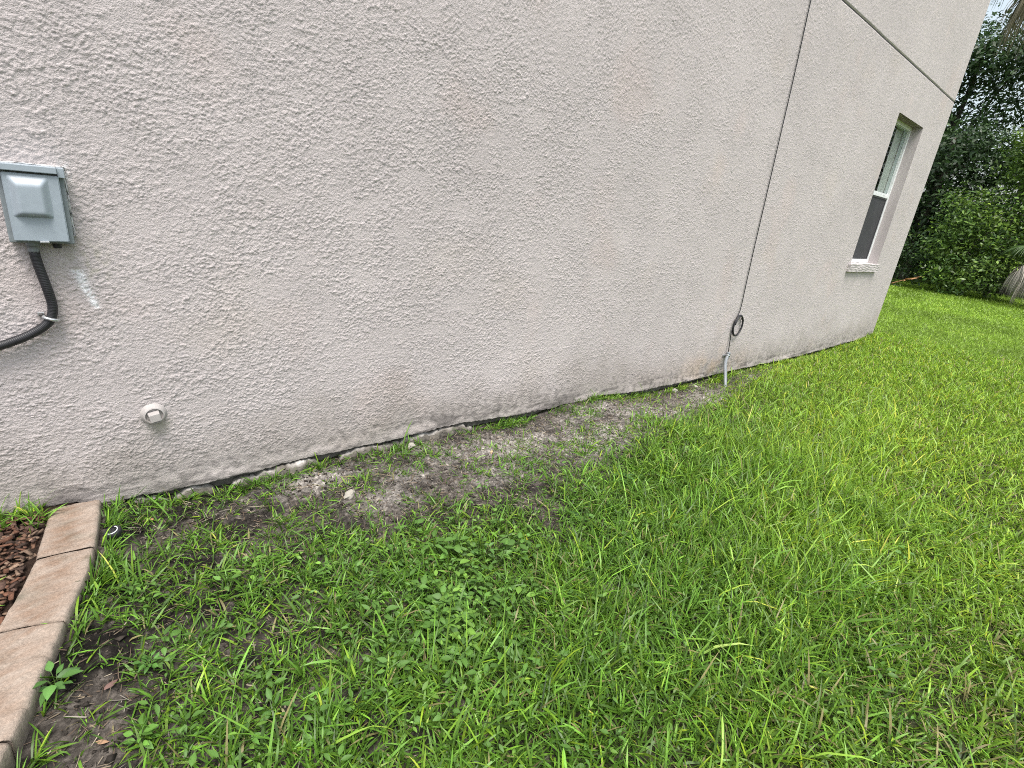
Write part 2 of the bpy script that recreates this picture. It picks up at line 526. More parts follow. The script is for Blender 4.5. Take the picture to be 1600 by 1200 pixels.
def build_wall():
    xs = axis([(-9, -1.4, 0.4), (-1.4, -0.6, 0.02), (-0.6, 2.6, 0.003), (2.6, 4.5, 0.004), (4.5, HX0, 0.0055), (HX0, HX1, 0.0065), (HX1, XE, 0.0065)])
    t0 = 0.5
    rows = axis([(0, t0, 0.003), (t0, HZ[0], 0.003), (HZ[0], 1.95, 0.0032), (1.95, HZ[1], 0.0045), (HZ[1], 3.068, 0.006), (3.068, 3.073, 0.005), (3.073, 3.085, 0.006), (3.085, 3.090, 0.005), (3.09, 4.25, 0.008), (4.25, 5.6, 0.15)])
    X, Zr = np.meshgrid(xs, rows)
    zb = wall_base(X)
    low = Zr < t0
    Z = np.where(low, zb + Zr / t0 * (t0 - zb), Zr)
    h = stucco_relief(X, Z)
    # worn, flatter coat near the bottom, flaking edge
    up = Z - zb
    h = h * (0.35 + 0.65 * sstep(0.0, 0.16, up + 0.06 * pn(X * 3, Z * 3, 65)))
    h += 0.010 * sstep(0.05, 0.0, up) * sstep(-0.2, 0.3, pn(X * 2.1, X * 0, 66)) + 0.006 * sstep(0.10, 0.02, up) * pn(X * 6, Z * 14, 67)
    h += 0.004 * fbm(X * 1.1, Z * 1.1, 68, 2)
    edge = np.minimum(1, (XE - X) / 0.02)
    fr = np.maximum(np.maximum(HX0 - X, X - HX1), np.maximum(HZ[0] - Z, Z - HZ[1]))
    edge = np.minimum(edge, np.clip(fr / 0.015, 0, 1))
    h = h * edge
    h = np.where((fr < 0.2) & (fr > -0.001), np.maximum(h, 0.001), h)
    Y = -h
    Y = np.where((Zr > 3.072) & (Zr < 3.086), 0.010, Y)
    nx, ny = len(xs), len(rows)
    idx = np.arange(nx * ny).reshape(ny, nx)
    q = np.stack([idx[:-1, :-1], idx[:-1, 1:], idx[1:, 1:], idx[1:, :-1]], -1)
    cxm = 0.5 * (X[:-1, :-1] + X[1:, 1:])
    czm = 0.5 * (Zr[:-1, :-1] + Zr[1:, 1:])
    keep = ~((cxm > HX0) & (cxm < HX1) & (czm > HZ[0]) & (czm < HZ[1]))
    q = q[keep].reshape(-1, 4)
    # paint colour with its stains
    c = np.empty(X.shape + (3,))
    base = np.array([0.500, 0.455, 0.446])
    n1 = fbm(X * 0.9, Z * 0.9, 71, 3)
    n2 = fbm(X * 4.5, Z * 4.5, 72, 4)
    c[:] = base
    c *= (1 + 0.07 * n1 + 0.05 * n2)[..., None]
    pink = sstep(0.22, 0.6, fbm(X * 1.7 + 3, Z * 1.7, 73, 3))[..., None]
    c = c * (1 - 0.6 * pink) + c * np.array([1.03, 0.98, 0.955]) * 0.6 * pink
    ochre = sstep(0.25, 0.7, fbm(X * 1.3 + 9, Z * 1.6, 74, 3))[..., None]
    c = c * (1 - 0.5 * ochre) + c * np.array([1.0, 0.98, 0.93]) * 0.5 * ochre
    # splashed grime plus some soft shade put into the colour low on the wall
    dirt_shade = sstep(0.42, 0.0, up + 0.16 * n2 + 0.10 * n1)
    blot = sstep(0.0, 0.5, fbm(X * 22, Z * 34, 75, 4) + 0.35 * n1 + 0.1) * sstep(0.27, 0.02, up)
    c *= (1 - 0.20 * dirt_shade - 0.30 * blot)[..., None] * (1 - dirt_shade[..., None] * np.array([0.0, 0.01, 0.05]))
    rust = np.exp(-(((X - 4.45) / 0.55) ** 2 + ((up - 0.1) / 0.16) ** 2)) * sstep(-0.3, 0.4, n2)
    c *= (1 - rust[..., None] * np.array([0.02, 0.12, 0.26]))
    mould = sstep(0.1, 0.5, fbm(X * 3.1, Z * 24, 76, 3) + 0.5 * np.exp(-((X - 2.45) / 0.25) ** 2)) * sstep(0.15, 0.01, up)
    c *= (1 - 0.55 * mould)[..., None]
    # green grime below the box, white paint smear
    gr = np.exp(-(((X - 0.055) / 0.05) ** 2 + ((Z - 0.96) / 0.06) ** 2)) * sstep(-0.4, 0.3, n2 + pn(X * 40, Z * 40, 78))
    c *= (1 - gr[..., None] * np.array([0.26, 0.22, 0.38]))
    gr2 = np.exp(-(((X - 0.19) / 0.03) ** 2 + ((Z - 0.345) / 0.035) ** 2))
    c *= (1 - gr2[..., None] * np.array([0.18, 0.16, 0.28]))
    tt = np.clip((0.935 - Z) / 0.12, 0, 1)
    lx = 0.026 + 0.034 * tt ** 1.1 + 0.004 * pn(Z * 30, Z * 0, 79)
    sm = np.exp(-((X - lx) / (0.0145 - 0.006 * tt)) ** 2) * (Z < 0.94) * (Z > 0.812)
    sm = sm * sstep(-0.25, 0.2, pn(X * 120, Z * 100, 80) + 0.15 + 0.3 * sstep(0.0014, 0.004, h))
    cl = np.exp(-(((X - 0.036) / 0.012) ** 2 + ((Z - 1.235) / 0.028) ** 2)) * sstep(-0.2, 0.2, pn(X * 110, Z * 90, 81))
    sm = np.clip(sm * 1.3 + cl, 0, 1)[..., None]
    c = c * (1 - sm) + np.array([0.74, 0.74, 0.75]) * sm
    # runs below the window sill and hairline cracks
    run = np.exp(-((X - 7.6) / 0.6) ** 2) * sstep(0.2, 0.9, Z) * (Z < 0.93) * sstep(0.0, 0.5, fbm(X * 9, Z * 0.8, 82, 3))
    c *= (1 - 0.10 * run)[..., None]
    V = np.stack([X - 4.0, Y, Z], -1).reshape(-1, 3)
    # underside of the coat, turned back to the foundation
    foot = np.stack([xs - 4.0, np.full(nx, 0.045), Z[0] + 0.004], -1)
    fi = nx * ny + np.arange(nx)
    V = np.concatenate([V, foot])
    q2 = np.stack([fi[:-1], fi[1:], idx[0, 1:], idx[0, :-1]], -1)
    q = np.concatenate([q, q2])
    cc = np.concatenate([c.reshape(-1, 3), np.tile(np.array([[0.15, 0.14, 0.13]]), (nx, 1))])
    np_mesh('wall', V, q, None, M_wall, house, np.clip(cc, 0.01, 0.85), smooth=True)


build_wall()
# rest of the building's shell
bm = bmesh.new()
add_box(bm, XE - 0.2 - 4, XE - 0.002 - 4, 0.012, 9.0, -0.15, 5.6)
add_box(bm, -9 - 4, XE - 0.2 - 4, 8.8, 9.0, -0.15, 5.6)
add_box(bm, -9 - 4, -8.8 - 4, 0.05, 8.8, -0.15, 5.6)
bm_obj('side_wall', bm, M_stucco, house)
box_obj('control_joint', (-13, 5.019, 0.006, 0.02, 3.0735, 3.0848), M_joint, house)
box_obj('foundation', (-13, 5.0, 0.036, 0.3, -0.5, 0.2), M_found, house)
bm = bmesh.new()
v = [bm.verts.new(c) for c in ((-13.4, -0.2, 5.6), (5.32, -0.2, 5.6), (5.32, 9.4, 5.6), (-13.4, 9.4, 5.6), (-8.6, 4.5, 7.6), (0.6, 4.5, 7.6))]
for f in ((0, 1, 5, 4), (1, 2, 5), (2, 3, 4, 5), (3, 0, 4), (0, 3, 2, 1)):
    bm.faces.new([v[i] for i in f])
bm_obj('roof', bm, M_roof, house)

# window
win = bpy.data.objects.new('window', None)
win.location = (0, 0, 0)
link(win, house)
YF = 0.108
x0, x1, z0, z1 = HX0 - 4, HX1 - 4, HZ[0], HZ[1]
bm = bmesh.new()
add_box(bm, x0 - 0.09, x0, 0.0, 0.20, z0 - 0.08, z1 + 0.09)
bm_obj('reveal', bm, M_stucco, win)
bm = bmesh.new()
add_box(bm, x1, x1 + 0.09, 0.0, 0.20, z0 - 0.08, z1 + 0.09)
bm_obj('reveal', bm, M_stucco, win)
box_obj('lintel', (x0, x1, 0.0, 0.20, z1, z1 + 0.09), simple('shaded_stucco', (0.25, 0.205, 0.185), 0.9, var=0.15, scale=20, bump=0.0012, bscale=90), win)  # darker copy of the stucco: shade under the window head put into colour
fw = 0.042
bm = bmesh.new()
add_box(bm, x0, x0 + fw, YF, YF + 0.07, z0, z1)
add_box(bm, x1 - fw, x1, YF, YF + 0.07, z0, z1)
add_box(bm, x0 + fw, x1 - fw, YF, YF + 0.07, z1 - fw, z1)
add_box(bm, x0 + fw, x1 - fw, YF - 0.006, YF + 0.07, z0, z0 + fw)
bm_obj('frame', bm, M_white, win, bevel=0.003)
bm = bmesh.new()
add_box(bm, x0 + fw, x1 - fw, YF + 0.004, YF + 0.05, 1.818, 1.842)
add_box(bm, x0 + fw, x1 - fw, YF + 0.012, YF + 0.05, 1.846, 1.868)
bm_obj('meeting_rail', bm, M_white, win, bevel=0.002)
bm = bmesh.new()
add_box(bm, x0 + fw, x1 - fw, YF + 0.030, YF + 0.034, 1.868, z1 - fw)
bm_obj('pane', bm, M_glass, win)
bm = bmesh.new()
add_box(bm, x0 + fw, x1 - fw, YF + 0.050, YF + 0.054, z0 + fw, 1.818)
bm_obj('pane', bm, M_glass, win)
bm = bmesh.new()
add_box(bm, x0 + fw + 0.016, x1 - fw - 0.016, YF + 0.016, YF + 0.018, z0 + fw + 0.016, 1.806)
sc = bm_obj('insect_screen', bm, M_screen, win)
bm = bmesh.new()
e = 0.016
add_box(bm, x0 + fw, x0 + fw + e, YF + 0.010, YF + 0.022, z0 + fw, 1.818)
add_box(bm, x1 - fw - e, x1 - fw, YF + 0.010, YF + 0.022, z0 + fw, 1.818)
add_box(bm, x0 + fw + e, x1 - fw - e, YF + 0.010, YF + 0.022, z0 + fw, z0 + fw + e)
add_box(bm, x0 + fw + e, x1 - fw - e, YF + 0.010, YF + 0.022, 1.802, 1.818)
bm_obj('screen_frame', bm, simple('dark_bronze', (0.06, 0.06, 0.065), 0.5), sc)
bm = bmesh.new()
add_box(bm, 7.84 - 4, 8.11 - 4, 0.184, 0.188, 1.85, 2.62)
bm_obj('reflection_panel', bm, simple('pale_reflection', (0.72, 0.71, 0.66), 0.8), win)  # added pale panel, stands in for the jamb's reflection in the upper pane
bm = bmesh.new()
add_box(bm, 7.065 - 4, 8.125 - 4, -0.036, 0.14, 0.925, 1.018)
bmesh.ops.subdivide_edges(bm, edges=list(bm.edges), cuts=14, use_grid_fill=True)
for vv in bm.verts:
    k = 0.004
    vv.co += Vector((random.uniform(-k, k) * 0.5, random.uniform(-k, k), random.uniform(-k, k)))
bm_obj('sill', bm, M_sill, win, smooth=False)

# crumbling mortar strips between the coat and the soil
def mortar(xa, xb, name, seed, prot=0.03):
    n, m = int((xb - xa) / 0.008), 12
    xs = np.linspace(xa, xb, n)
    V, C = [], []
    for x in xs:
        env = math.sqrt(max(0.0, min(1, (x - xa) / 0.05, (xb - x) / 0.05)))
        zt = float(wall_base(x)) - 0.010 - 0.03 * max(0, float(fbm(x * 14, 0.5, seed, 3)) + 0.15)
        zg = float(gz(x, -0.02)) - 0.02
        zt = zg + (zt - zg) * (0.3 + 0.7 * env)
        pr = prot * (0.5 + 0.5 * env) * (0.6 + 1.3 * float(fbm(x * 16, 2.5, seed + 1, 3)))
        for k in range(m):
            t = k / (m - 1)
            ang = t * math.pi / 2
            y = 0.034 - (pr + 0.034) * math.sin(ang) ** 0.6
            z = zg + (zt - zg) * math.cos(ang) ** 0.5 if t < 1 else zg
            nn = float(fbm(x * 60, t * 4 + y * 10, seed + 2, 4))
            V.append((x - 4, y + 0.011 * nn, z + 0.009 * nn))
            g = 0.36 + 0.16 * nn
            wh = max(0.0, 1 - abs(t - 0.25) / 0.3) * min(1.0, max(0.0, 0.45 + 1.5 * float(fbm(x * 9, 1.1, seed + 4, 3))))
            cc = np.array([0.13, 0.118, 0.10]) * (1 - wh) + np.array([0.50, 0.475, 0.445]) * wh
            C.append(np.clip(cc * (g / 0.36), 0.02, 0.8))
    idx = np.arange(n * m).reshape(n, m)
    q = np.stack([idx[:-1, :-1], idx[1:, :-1], idx[1:, 1:], idx[:-1, 1:]], -1).reshape(-1, 4)
    np_mesh(name, V, q, None, M_mortar, house, np.array(C), smooth=True)


mortar(0.03, 0.19, 'mortar_strip', 91, 0.012)
mortar(0.20, 0.36, 'mortar_strip', 95, 0.024)
mortar(0.42, 0.80, 'mortar_strip', 101, 0.032)
mortar(0.90, 1.24, 'mortar_strip', 111, 0.032)
mortar(1.22, 1.72, 'mortar_strip', 121, 0.022)
mortar(2.52, 2.8, 'mortar_strip', 131, 0.01)

# ================================================================== DISCONNECT BOX ON THE WALL
box = empty('disconnect_box', (-0.045, 0, 1.02), 'small grey metal electrical disconnect box with domed cover on the stucco', 'electrical box')
def L(x, z): return x + 0.045, z - 1.02
bx0, bz0 = L(-0.118, 1.028)
bx1, bz1 = L(0.031, 1.246)
box_obj('enclosure', (bx0, bx1, -0.052, 0.004, bz0, bz1), M_boxdark, box, bevel=0.003)
# cover with pressed dome
ax0, az0 = L(-0.106, 1.036)
ax1, az1 = L(0.019, 1.226)
ox0, oz0 = L(-0.096, 1.104)
ox1, oz1 = L(-0.006, 1.220)
ix0, iz0 = L(-0.077, 1.116)
ix1, iz1 = L(-0.026, 1.193)
bm = bmesh.new()
add_box(bm, ax0, ax1, -0.074, -0.053, az0, az1)
bmesh.ops.bevel(bm, geom=list(bm.edges), offset=0.0025, segments=2, affect='EDGES')
bm_obj('cover', bm, M_box, box)
def dome():
    n = 24
    us = np.linspace(0, 1, n)
    V = []
    for j, t in enumerate(us):
        for i, s in enumerate(us):
            x = ox0 + (ox1 - ox0) * s
            z = oz0 + (oz1 - oz0) * t
            f = 1.0
            f = min(f, max(0, (x - ox0)) / (ix0 - ox0), max(0, (ox1 - x)) / (ox1 - ix1), max(0, z - oz0) / (iz0 - oz0), max(0, oz1 - z) / (oz1 - iz1))
            f = f * f * (3 - 2 * f) * 0.55 + f * 0.45
            V.append((x, -0.0735 - 0.018 * f, z))
    idx = np.arange(n * n).reshape(n, n)
    q = np.stack([idx[:-1, :-1], idx[:-1, 1:], idx[1:, 1:], idx[1:, :-1]], -1).reshape(-1, 4)
    np_mesh('pressed_dome', V, q, None, M_box, [c for c in box.children if c.name.startswith('cover')][0], smooth=True)
dome()
# hood lip along the top, with its right-hand return
hx0, hz0 = L(-0.122, 1.2315)
hx1, hz1 = L(0.017, 1.250)
bm = bmesh.new()
add_box(bm, hx0, hx1, -0.082, -0.002, hz0, hz1)
add_box(bm, hx1, hx1 + 0.017, -0.068, -0.002, hz0 - 0.010, hz1)
bm_obj('hood', bm, M_box, box, bevel=0.002)
box_obj('cover_hasp', (L(-0.05, 0)[0], L(-0.028, 0)[0], -0.079, -0.060, az0 - 0.004, az0 + 0.002), M_zinc, box, bevel=0.001)
o = lathe('knockout_plug', [(0.0, -0.016), (0.010, -0.016), (0.012, 0.0)], M_black, box, 16); o.location = (L(-0.012, 0)[0], -0.03, bz0)
o = lathe('conduit_fitting', [(0.0, -0.03), (0.0135, -0.03), (0.0145, -0.022), (0.0145, -0.010), (0.018, -0.010), (0.018, 0.0)], M_pvc, box, 8, smooth=False); o.location = (L(-0.069, 0)[0], -0.03, bz0)
bm = bmesh.new()
add_box(bm, bx0 - 0.006, bx1 + 0.005, -0.012, 0.0, bz1 - 0.004, bz1 + 0.006)
add_box(bm, bx1 - 0.002, bx1 + 0.005, -0.010, 0.0, bz0 + 0.02, bz1 - 0.004)
bmesh.ops.subdivide_edges(bm, edges=list(bm.edges), cuts=10, use_grid_fill=True)
for vv in bm.verts: vv.co += Vector((random.uniform(-1, 1), random.uniform(-1, 1), random.uniform(-1, 1))) * 0.0022
bm_obj('caulk_bead', bm, M_caulk, box, smooth=True)

# flexible conduit
fx = empty('flexible_conduit', (-0.069, -0.03, 0.70), 'black ribbed flexible conduit curving down from the grey electrical box', 'conduit')
P = [(-0.069, 1.00), (-0.0665, 0.965), (-0.061, 0.925), (-0.055, 0.88), (-0.051, 0.83), (-0.060, 0.79), (-0.083, 0.762), (-0.121, 0.738), (-0.162, 0.720), (-0.205, 0.707), (-0.32, 0.69), (-0.6, 0.66), (-1.1, 0.62)]
pts = spline([(x + 0.069, 0.004 if i > 3 else 0.0, z - 0.70) for i, (x, z) in enumerate(P)], 420)
rad = 0.0112 + 0.0007 * np.sin(np.arange(420) * 2 * np.pi / 3.0)
rad = np.where(np.arange(420) % 4 < 2, 0.0135, 0.0130)
tube('conduit', pts, rad, M_black, fx, 14)
st = tube('strap', [(-0.060 + 0.069 + 0.0172 * math.cos(a), 0.004 + 0.0172 * math.sin(a), 0.789 - 0.70 - 0.0172 * math.cos(a) * 0.35) for a in np.linspace(-0.2 - math.pi, 0.2, 18)], 0.0052, M_zinc, fx, 8)
box_obj('strap_ear', (-0.022, -0.006, 0.018, 0.027, 0.094, 0.106), M_zinc, fx, bevel=0.001)
o = lathe('screw', [(0, 0.008), (0.0035, 0.008), (0.006, 0.004), (0.006, 0.0)], M_joint, st, 6, axis='Y', smooth=False); o.location = (-0.014, 0.018, 0.100)

# pipe plug
pl = empty('pipe_plug', (0.176, 0, 0.398), 'painted square headed pipe plug in a round collar low on the stucco wall', 'pipe plug')
lathe('collar', [(0.046, -0.004), (0.041, 0.006), (0.036, 0.014), (0.0335, 0.022), (0.029, 0.024), (0.0275, 0.021), (0.027, 0.014), (0.0, 0.014)], M_plug, pl, 26, axis='Y')
bm = bmesh.new()
add_box(bm, -0.0195, 0.0195, -0.048, -0.004, -0.0175, 0.0175)
for vv in bm.verts:
    if vv.co.y < -0.03: vv.co.x *= 0.9; vv.co.z *= 0.9
bmesh.ops.rotate(bm, verts=bm.verts, cent=(0, 0, 0), matrix=Matrix.Rotation(math.radians(-10), 3, 'Y'))
bm_obj('plug_head', bm, M_plug, pl, bevel=0.0025)

# ================================================================== CABLE AND CONDUIT STUB
cb = empty('wall_cable', (4.6, 0, 0.1), 'thin black cable running straight up the stucco wall with a coiled loop', 'cable')
def cl(x, y, z): return (x - 4.6, y, z - 0.1)
c1 = [(4.42, -0.010, 4.3), (4.47, -0.010, 3.3), (4.490, -0.010, 2.924), (4.515, -0.010, 2.644), (4.535, -0.011, 2.362), (4.552, -0.011, 2.073), (4.575, -0.012, 1.665), (4.600, -0.012, 1.226), (4.628, -0.012, 0.838), (4.645, -0.013, 0.62), (4.628, -0.014, 0.535), (4.585, -0.016, 0.462), (4.578, -0.016, 0.40), (4.585, -0.017, 0.33), (4.600, -0.020, 0.235), (4.608, -0.024, 0.15)]
tube('cable', [cl(*p) for p in spline(c1, 240)], 0.0039, M_black, cb, 8)
cr = []
for k in range(2 * 40 + 6):
    a = k / 40 * 2 * math.pi + 2.2
    r = 0.086 + 0.004 * math.sin(k * 0.05)
    cr.append(cl(4.662 + r * 0.93 * math.cos(a), -0.014 - 0.006 * (k // 40) - 0.004, 0.436 + r * 1.08 * math.sin(a)))
tube('coil', cr, 0.0066, M_black, cb, 8)
for a in (0.75, 2.6):
    o = lathe('cable_tie', [(0.0, -0.012), (0.011, -0.012), (0.011, 0.012), (0, 0.012)], M_black, cb, 10)
    o.location = cl(4.662 + 0.084 * 0.93 * math.cos(a), -0.019, 0.436 + 0.084 * 1.08 * math.sin(a)); o.rotation_euler = (0, -a, 0)
cs = empty('conduit_stub', gp(4.40, -0.16), 'short grey plastic conduit stub rising from the soil below the black cable', 'conduit')
def ks(x, y, z): return (x - cs.location.x, y - cs.location.y, z - cs.location.z)
tube('pipe', [ks(*p) for p in spline([(4.30, -0.235, -0.16), (4.355, -0.19, -0.05), (4.42, -0.135, 0.03), (4.50, -0.075, 0.085), (4.565, -0.040, 0.125), (4.607, -0.028, 0.165)], 40)], 0.0145, M_pvc, cs, 14)
tube('clamp', [ks(4.596, -0.031, 0.150), ks(4.602, -0.0285, 0.161)], 0.0205, M_zinc, cs, 14)
tube('end_bushing', [ks(4.606, -0.028, 0.166), ks(4.612, -0.026, 0.186)], [0.0185, 0.0165], M_pvc, cs, 14)
box_obj('strap_ear', (*sorted((ks(4.545, 0, 0)[0], ks(4.66, 0, 0)[0])), ks(0, -0.012, 0)[1], ks(0, -0.006, 0)[1], ks(0, 0, 0.148)[2], ks(0, 0, 0.164)[2]), M_zinc, cs, bevel=0.001)

# ================================================================== EDGING BLOCKS
def edging(ya, yb, label, seed):
    n, m = 40, 28
    ym = (ya + yb) / 2
    xm = float(curb_right(ym)) - CW / 2
    o0 = empty('edging_block', (xm, ym, float(gz(xm, ym))), label, 'edging block', 'concrete edging blocks round the mulch bed')
    ts = np.linspace(0, 1, n)
    V, C = [], []
    for i, t in enumerate(ts):
        y = ya + (yb - ya) * t
        xr = float(curb_right(y)) + 0.004 * float(pn(y * 9, 1.7, seed))
        dxdy = (float(curb_right(y + 0.02)) - float(curb_right(y - 0.02))) / 0.04
        wdt = CW * (0.98 + 0.04 * float(pn(y * 8, 4.4, seed)))
        top = np.interp(y, [-1.7, -0.9, -0.1, 0], [0.100, 0.108, 0.120, 0.120])
        e = min(t, 1 - t) * (abs(yb - ya)) / 0.012
        dip = 0.004 * (1 - min(1, e)) ** 2
        if seed == 1: 
            k = max(0.0, 1 - t * 5.5)
            dip += 0.006 * k * k; 
        r = 0.011
        hgt = 0.15
        for k in range(m):
            s = k / (m - 1)
            # rounded-rectangle profile from lawn side foot, over the top, to the bed side foot
            if s < 0.25: u, w = 0.0, (s / 0.25) * (hgt - r)
            elif s < 0.33:
                a = (s - 0.25) / 0.08 * math.pi / 2; u, w = r - r * math.cos(a), hgt - r + r * math.sin(a)
            elif s < 0.67: u, w = r + (s - 0.33) / 0.34 * (wdt - 2 * r), hgt
            elif s < 0.75:
                a = (s - 0.67) / 0.08 * math.pi / 2; u, w = wdt - r + r * math.sin(a), hgt - r + r * math.cos(a)
            else: u, w = wdt, (1 - (s - 0.75) / 0.25) * (hgt - r)
            x = xr - u
            if seed == 1 and u > wdt * 0.5:   # rounded outer corner by the wall
                x += max(0.0, 1 - t * 9) ** 2 * 0.03
            z = top - hgt + w - (dip if w > hgt - r else 0)
            yy = y + u * dxdy * 0.9 + (0.25 * (u - wdt * 0.5) if False else 0)
            nz = -0.010 * max(0.0, float(fbm(x * 26, yy * 26, seed + 31, 3)) - 0.22) * (4 if 0.24 < s < 0.36 else 1) + 0.004 * float(fbm(x * 22, y * 22, seed + 3, 3)) + 0.0015 * float(pn(x * 90, yy * 90, seed + 7))
            V.append((x - xm, yy - ym, z + nz - o0.location.z))
            ss = float(fbm((x * 0.9 + yy * 0.5) * 16, (yy * 1.3 - x * 0.5) * 30, seed + 5, 4))
            bl = float(fbm(x * 11, yy * 11, 205, 3))
            topc = max(0.0, 1 - abs(s - 0.52) / 0.25)
            stain = min(1.0, max(0.0, 0.55 + 0.9 * ss + 0.5 * bl)) * (topc ** 0.5)
            c = np.array([0.335, 0.278, 0.230]) * (1 - stain) + np.array([0.190, 0.128, 0.090]) * stain
            c = c * (1 + 0.2 * ss + 0.12 * float(pn(x * 60, yy * 60, 209)))
            moss = max(0.0, float(fbm(x * 13, yy * 13, 231, 4)) - 0.12) * (1.6 if (s < 0.34 or s > 0.66) else 0.5)
            c = c * (1 - min(0.75, moss) * np.array([0.75, 0.68, 0.75]))
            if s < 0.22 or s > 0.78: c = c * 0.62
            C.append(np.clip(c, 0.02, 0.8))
    idx = np.arange(n * m).reshape(n, m)
    q = list(np.stack([idx[:-1, :-1], idx[1:, :-1], idx[1:, 1:], idx[:-1, 1:]], -1).reshape(-1, 4))
    for row in (0, n - 1):
        for k in range(m // 2 - 1):
            q.append((idx[row, k], idx[row, k + 1], idx[row, m - 2 - k], idx[row, m - 1 - k]))
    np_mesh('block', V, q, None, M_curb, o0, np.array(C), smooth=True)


edging(-0.045, -0.345, 'brown stained edging block with rounded corner against the stucco wall', 1)
edging(-0.348, -0.655, 'brown stained edging block second out from the stucco wall beside dark bark chips', 2)
edging(-0.658, -0.985, 'brown stained edging block third out from the wall beside bare dark soil', 3)
edging(-0.988, -1.31, 'brown stained edging block farthest from the wall at the bottom left corner', 4)

# sprinkler head
sp = empty('sprinkler_head', gp(0.003, -0.262, 0.006), 'black pop-up sprinkler head with a white ring in the grass by the edging', 'sprinkler')
sp.rotation_euler = (math.radians(8), math.radians(-14), 0)
lathe('body', [(0.017, -0.05), (0.017, 0.012), (0.024, 0.020), (0.0265, 0.024), (0.0265, 0.034), (0.024, 0.038), (0.017, 0.0385), (0.016, 0.034), (0.0, 0.034)], M_black, sp, 26)
tube('ring', [(0.0165 * math.cos(a), 0.0165 * math.sin(a), 0.0392) for a in np.linspace(-2.6, 0.9, 28)], 0.0016, M_white, sp, 8)
lathe('nozzle', [(0.011, 0.030), (0.011, 0.036), (0.008, 0.040), (0.0, 0.040)], M_black, sp, 16)


# stones
def stone(x, y, sx, sy, sz, label, seed, rz=0.0, mat=None):
    bm = bmesh.new()
    bmesh.ops.create_icosphere(bm, subdivisions=3, radius=1.0)
    for vv in bm.verts:
        p = vv.co
        n = float(fbm(p.x * 1.3 + seed, p.y * 1.3 + p.z * 1.7, seed, 3))
        vv.co = Vector((p.x * sx, p.y * sy, p.z * sz)) * (1 + 0.35 * n)
    o = bm_obj('stone', bm, mat or M_rock, None, smooth=True)
    o.location = gp(x, y, sz * 0.35)
    o.rotation_euler = (0.1, -0.1, rz)
    tag(o, label, 'stone', 'stones on the bare strip')


stone(0.805, -0.334, 0.031, 0.020, 0.016, 'pale flat stone lying alone on the dark bare soil', 3, 0.6)
stone(3.76, -0.055, 0.03, 0.022, 0.02, 'larger pale stone tucked in the dark gap under the wall left of the conduit', 5, 0.2)
stone(4.06, -0.075, 0.02, 0.016, 0.014, 'tiny white stone under the wall edge just left of the grey conduit', 8, 0.9)
stone(1.262, -0.05, 0.034, 0.018, 0.016, 'grey white stone beside the crumbling mortar strip below the wall', 11, 0.3)
stone(2.90, -0.33, 0.022, 0.016, 0.012, 'small dark grey stone on the sandy strip midway along the wall', 14, 0.3, M_joint)


# ================================================================== GRASS
def blades(P, length, width, az, tilt, curve, col, roll=None, seg=(0, 0.38, 0.74, 1.0), wprof=(0.75, 1.0, 0.72, 0.0)):
    """arched tapering blades: arrays of n; returns verts, quads, tris, colours (7 verts each)"""
    n = len(P)
    K = len(seg)
    pos = P.copy()
    pts = [pos.copy()]
    for k in range(1, K):
        s0, s1 = seg[k - 1], seg[k]
        th = tilt + curve * (s0 + s1) / 2
        d = np.stack([np.sin(th) * np.cos(az), np.sin(th) * np.sin(az), np.cos(th)], -1)
        pos = pos + d * (length * (s1 - s0))[:, None]
        pts.append(pos.copy())
    if roll is None: roll = np.zeros(n)
    th = tilt + curve * 0.5
    side = np.stack([-np.sin(az), np.cos(az), np.zeros(n)], -1)
    nrm = np.stack([np.cos(th) * np.cos(az), np.cos(th) * np.sin(az), -np.sin(th)], -1)
    side = side * np.cos(roll)[:, None] + nrm * np.sin(roll)[:, None]
    V = []
    for k in range(K - 1):
        w = (width * wprof[k] * 0.5)[:, None]
        V.append(pts[k] - side * w)
        V.append(pts[k] + side * w)
    V.append(pts[-1])
    nv = 2 * (K - 1) + 1
    V = np.stack(V, 1)
    base = np.arange(n)[:, None] * nv
    q = np.concatenate([base + np.array([[2 * k, 2 * k + 1, 2 * k + 3, 2 * k + 2]]) for k in range(K - 2)])
    t = base + np.array([[nv - 3, nv - 2, nv - 1]])
    C = np.repeat(col[:, None, :], nv, 1)
    # blade bases are naturally paler and yellower than their tips
    C[:, 0:2] = C[:, 0:2] * 0.6 + np.array([0.09, 0.10, 0.035]) * 0.4
    return V.reshape(-1, 3), q, t, C.reshape(-1, 3)


def merge(parts):
    V, Q, T, C, off = [], [], [], [], 0
    for v, q, t, c in parts:
        V.append(v); C.append(c)
        if q is not None and len(q): Q.append(q + off)
        if t is not None and len(t): T.append(t + off)
        off += len(v)
    return np.concatenate(V), (np.concatenate(Q) if Q else None), (np.concatenate(T) if T else None), np.concatenate(C)


def wedge(n, r0, r1, a0=-30, a1=114):
    a = np.radians(rng.uniform(a0, a1, n))
    r = np.sqrt(rng.uniform(r0 * r0, r1 * r1, n))
    return CX + r * np.sin(a), CY + r * np.cos(a)


def allowed(x, y):
    ok = ~((y > -0.012) & (x < XE + 0.01) & (x > -9))
    ok &= ~((x < curb_right(y) + 0.006) & (y < 0.1))
    ok &= ~(((x - 0.006) / 0.055) ** 2 + ((y + 0.305) / 0.085) ** 2 < 1)
    return ok


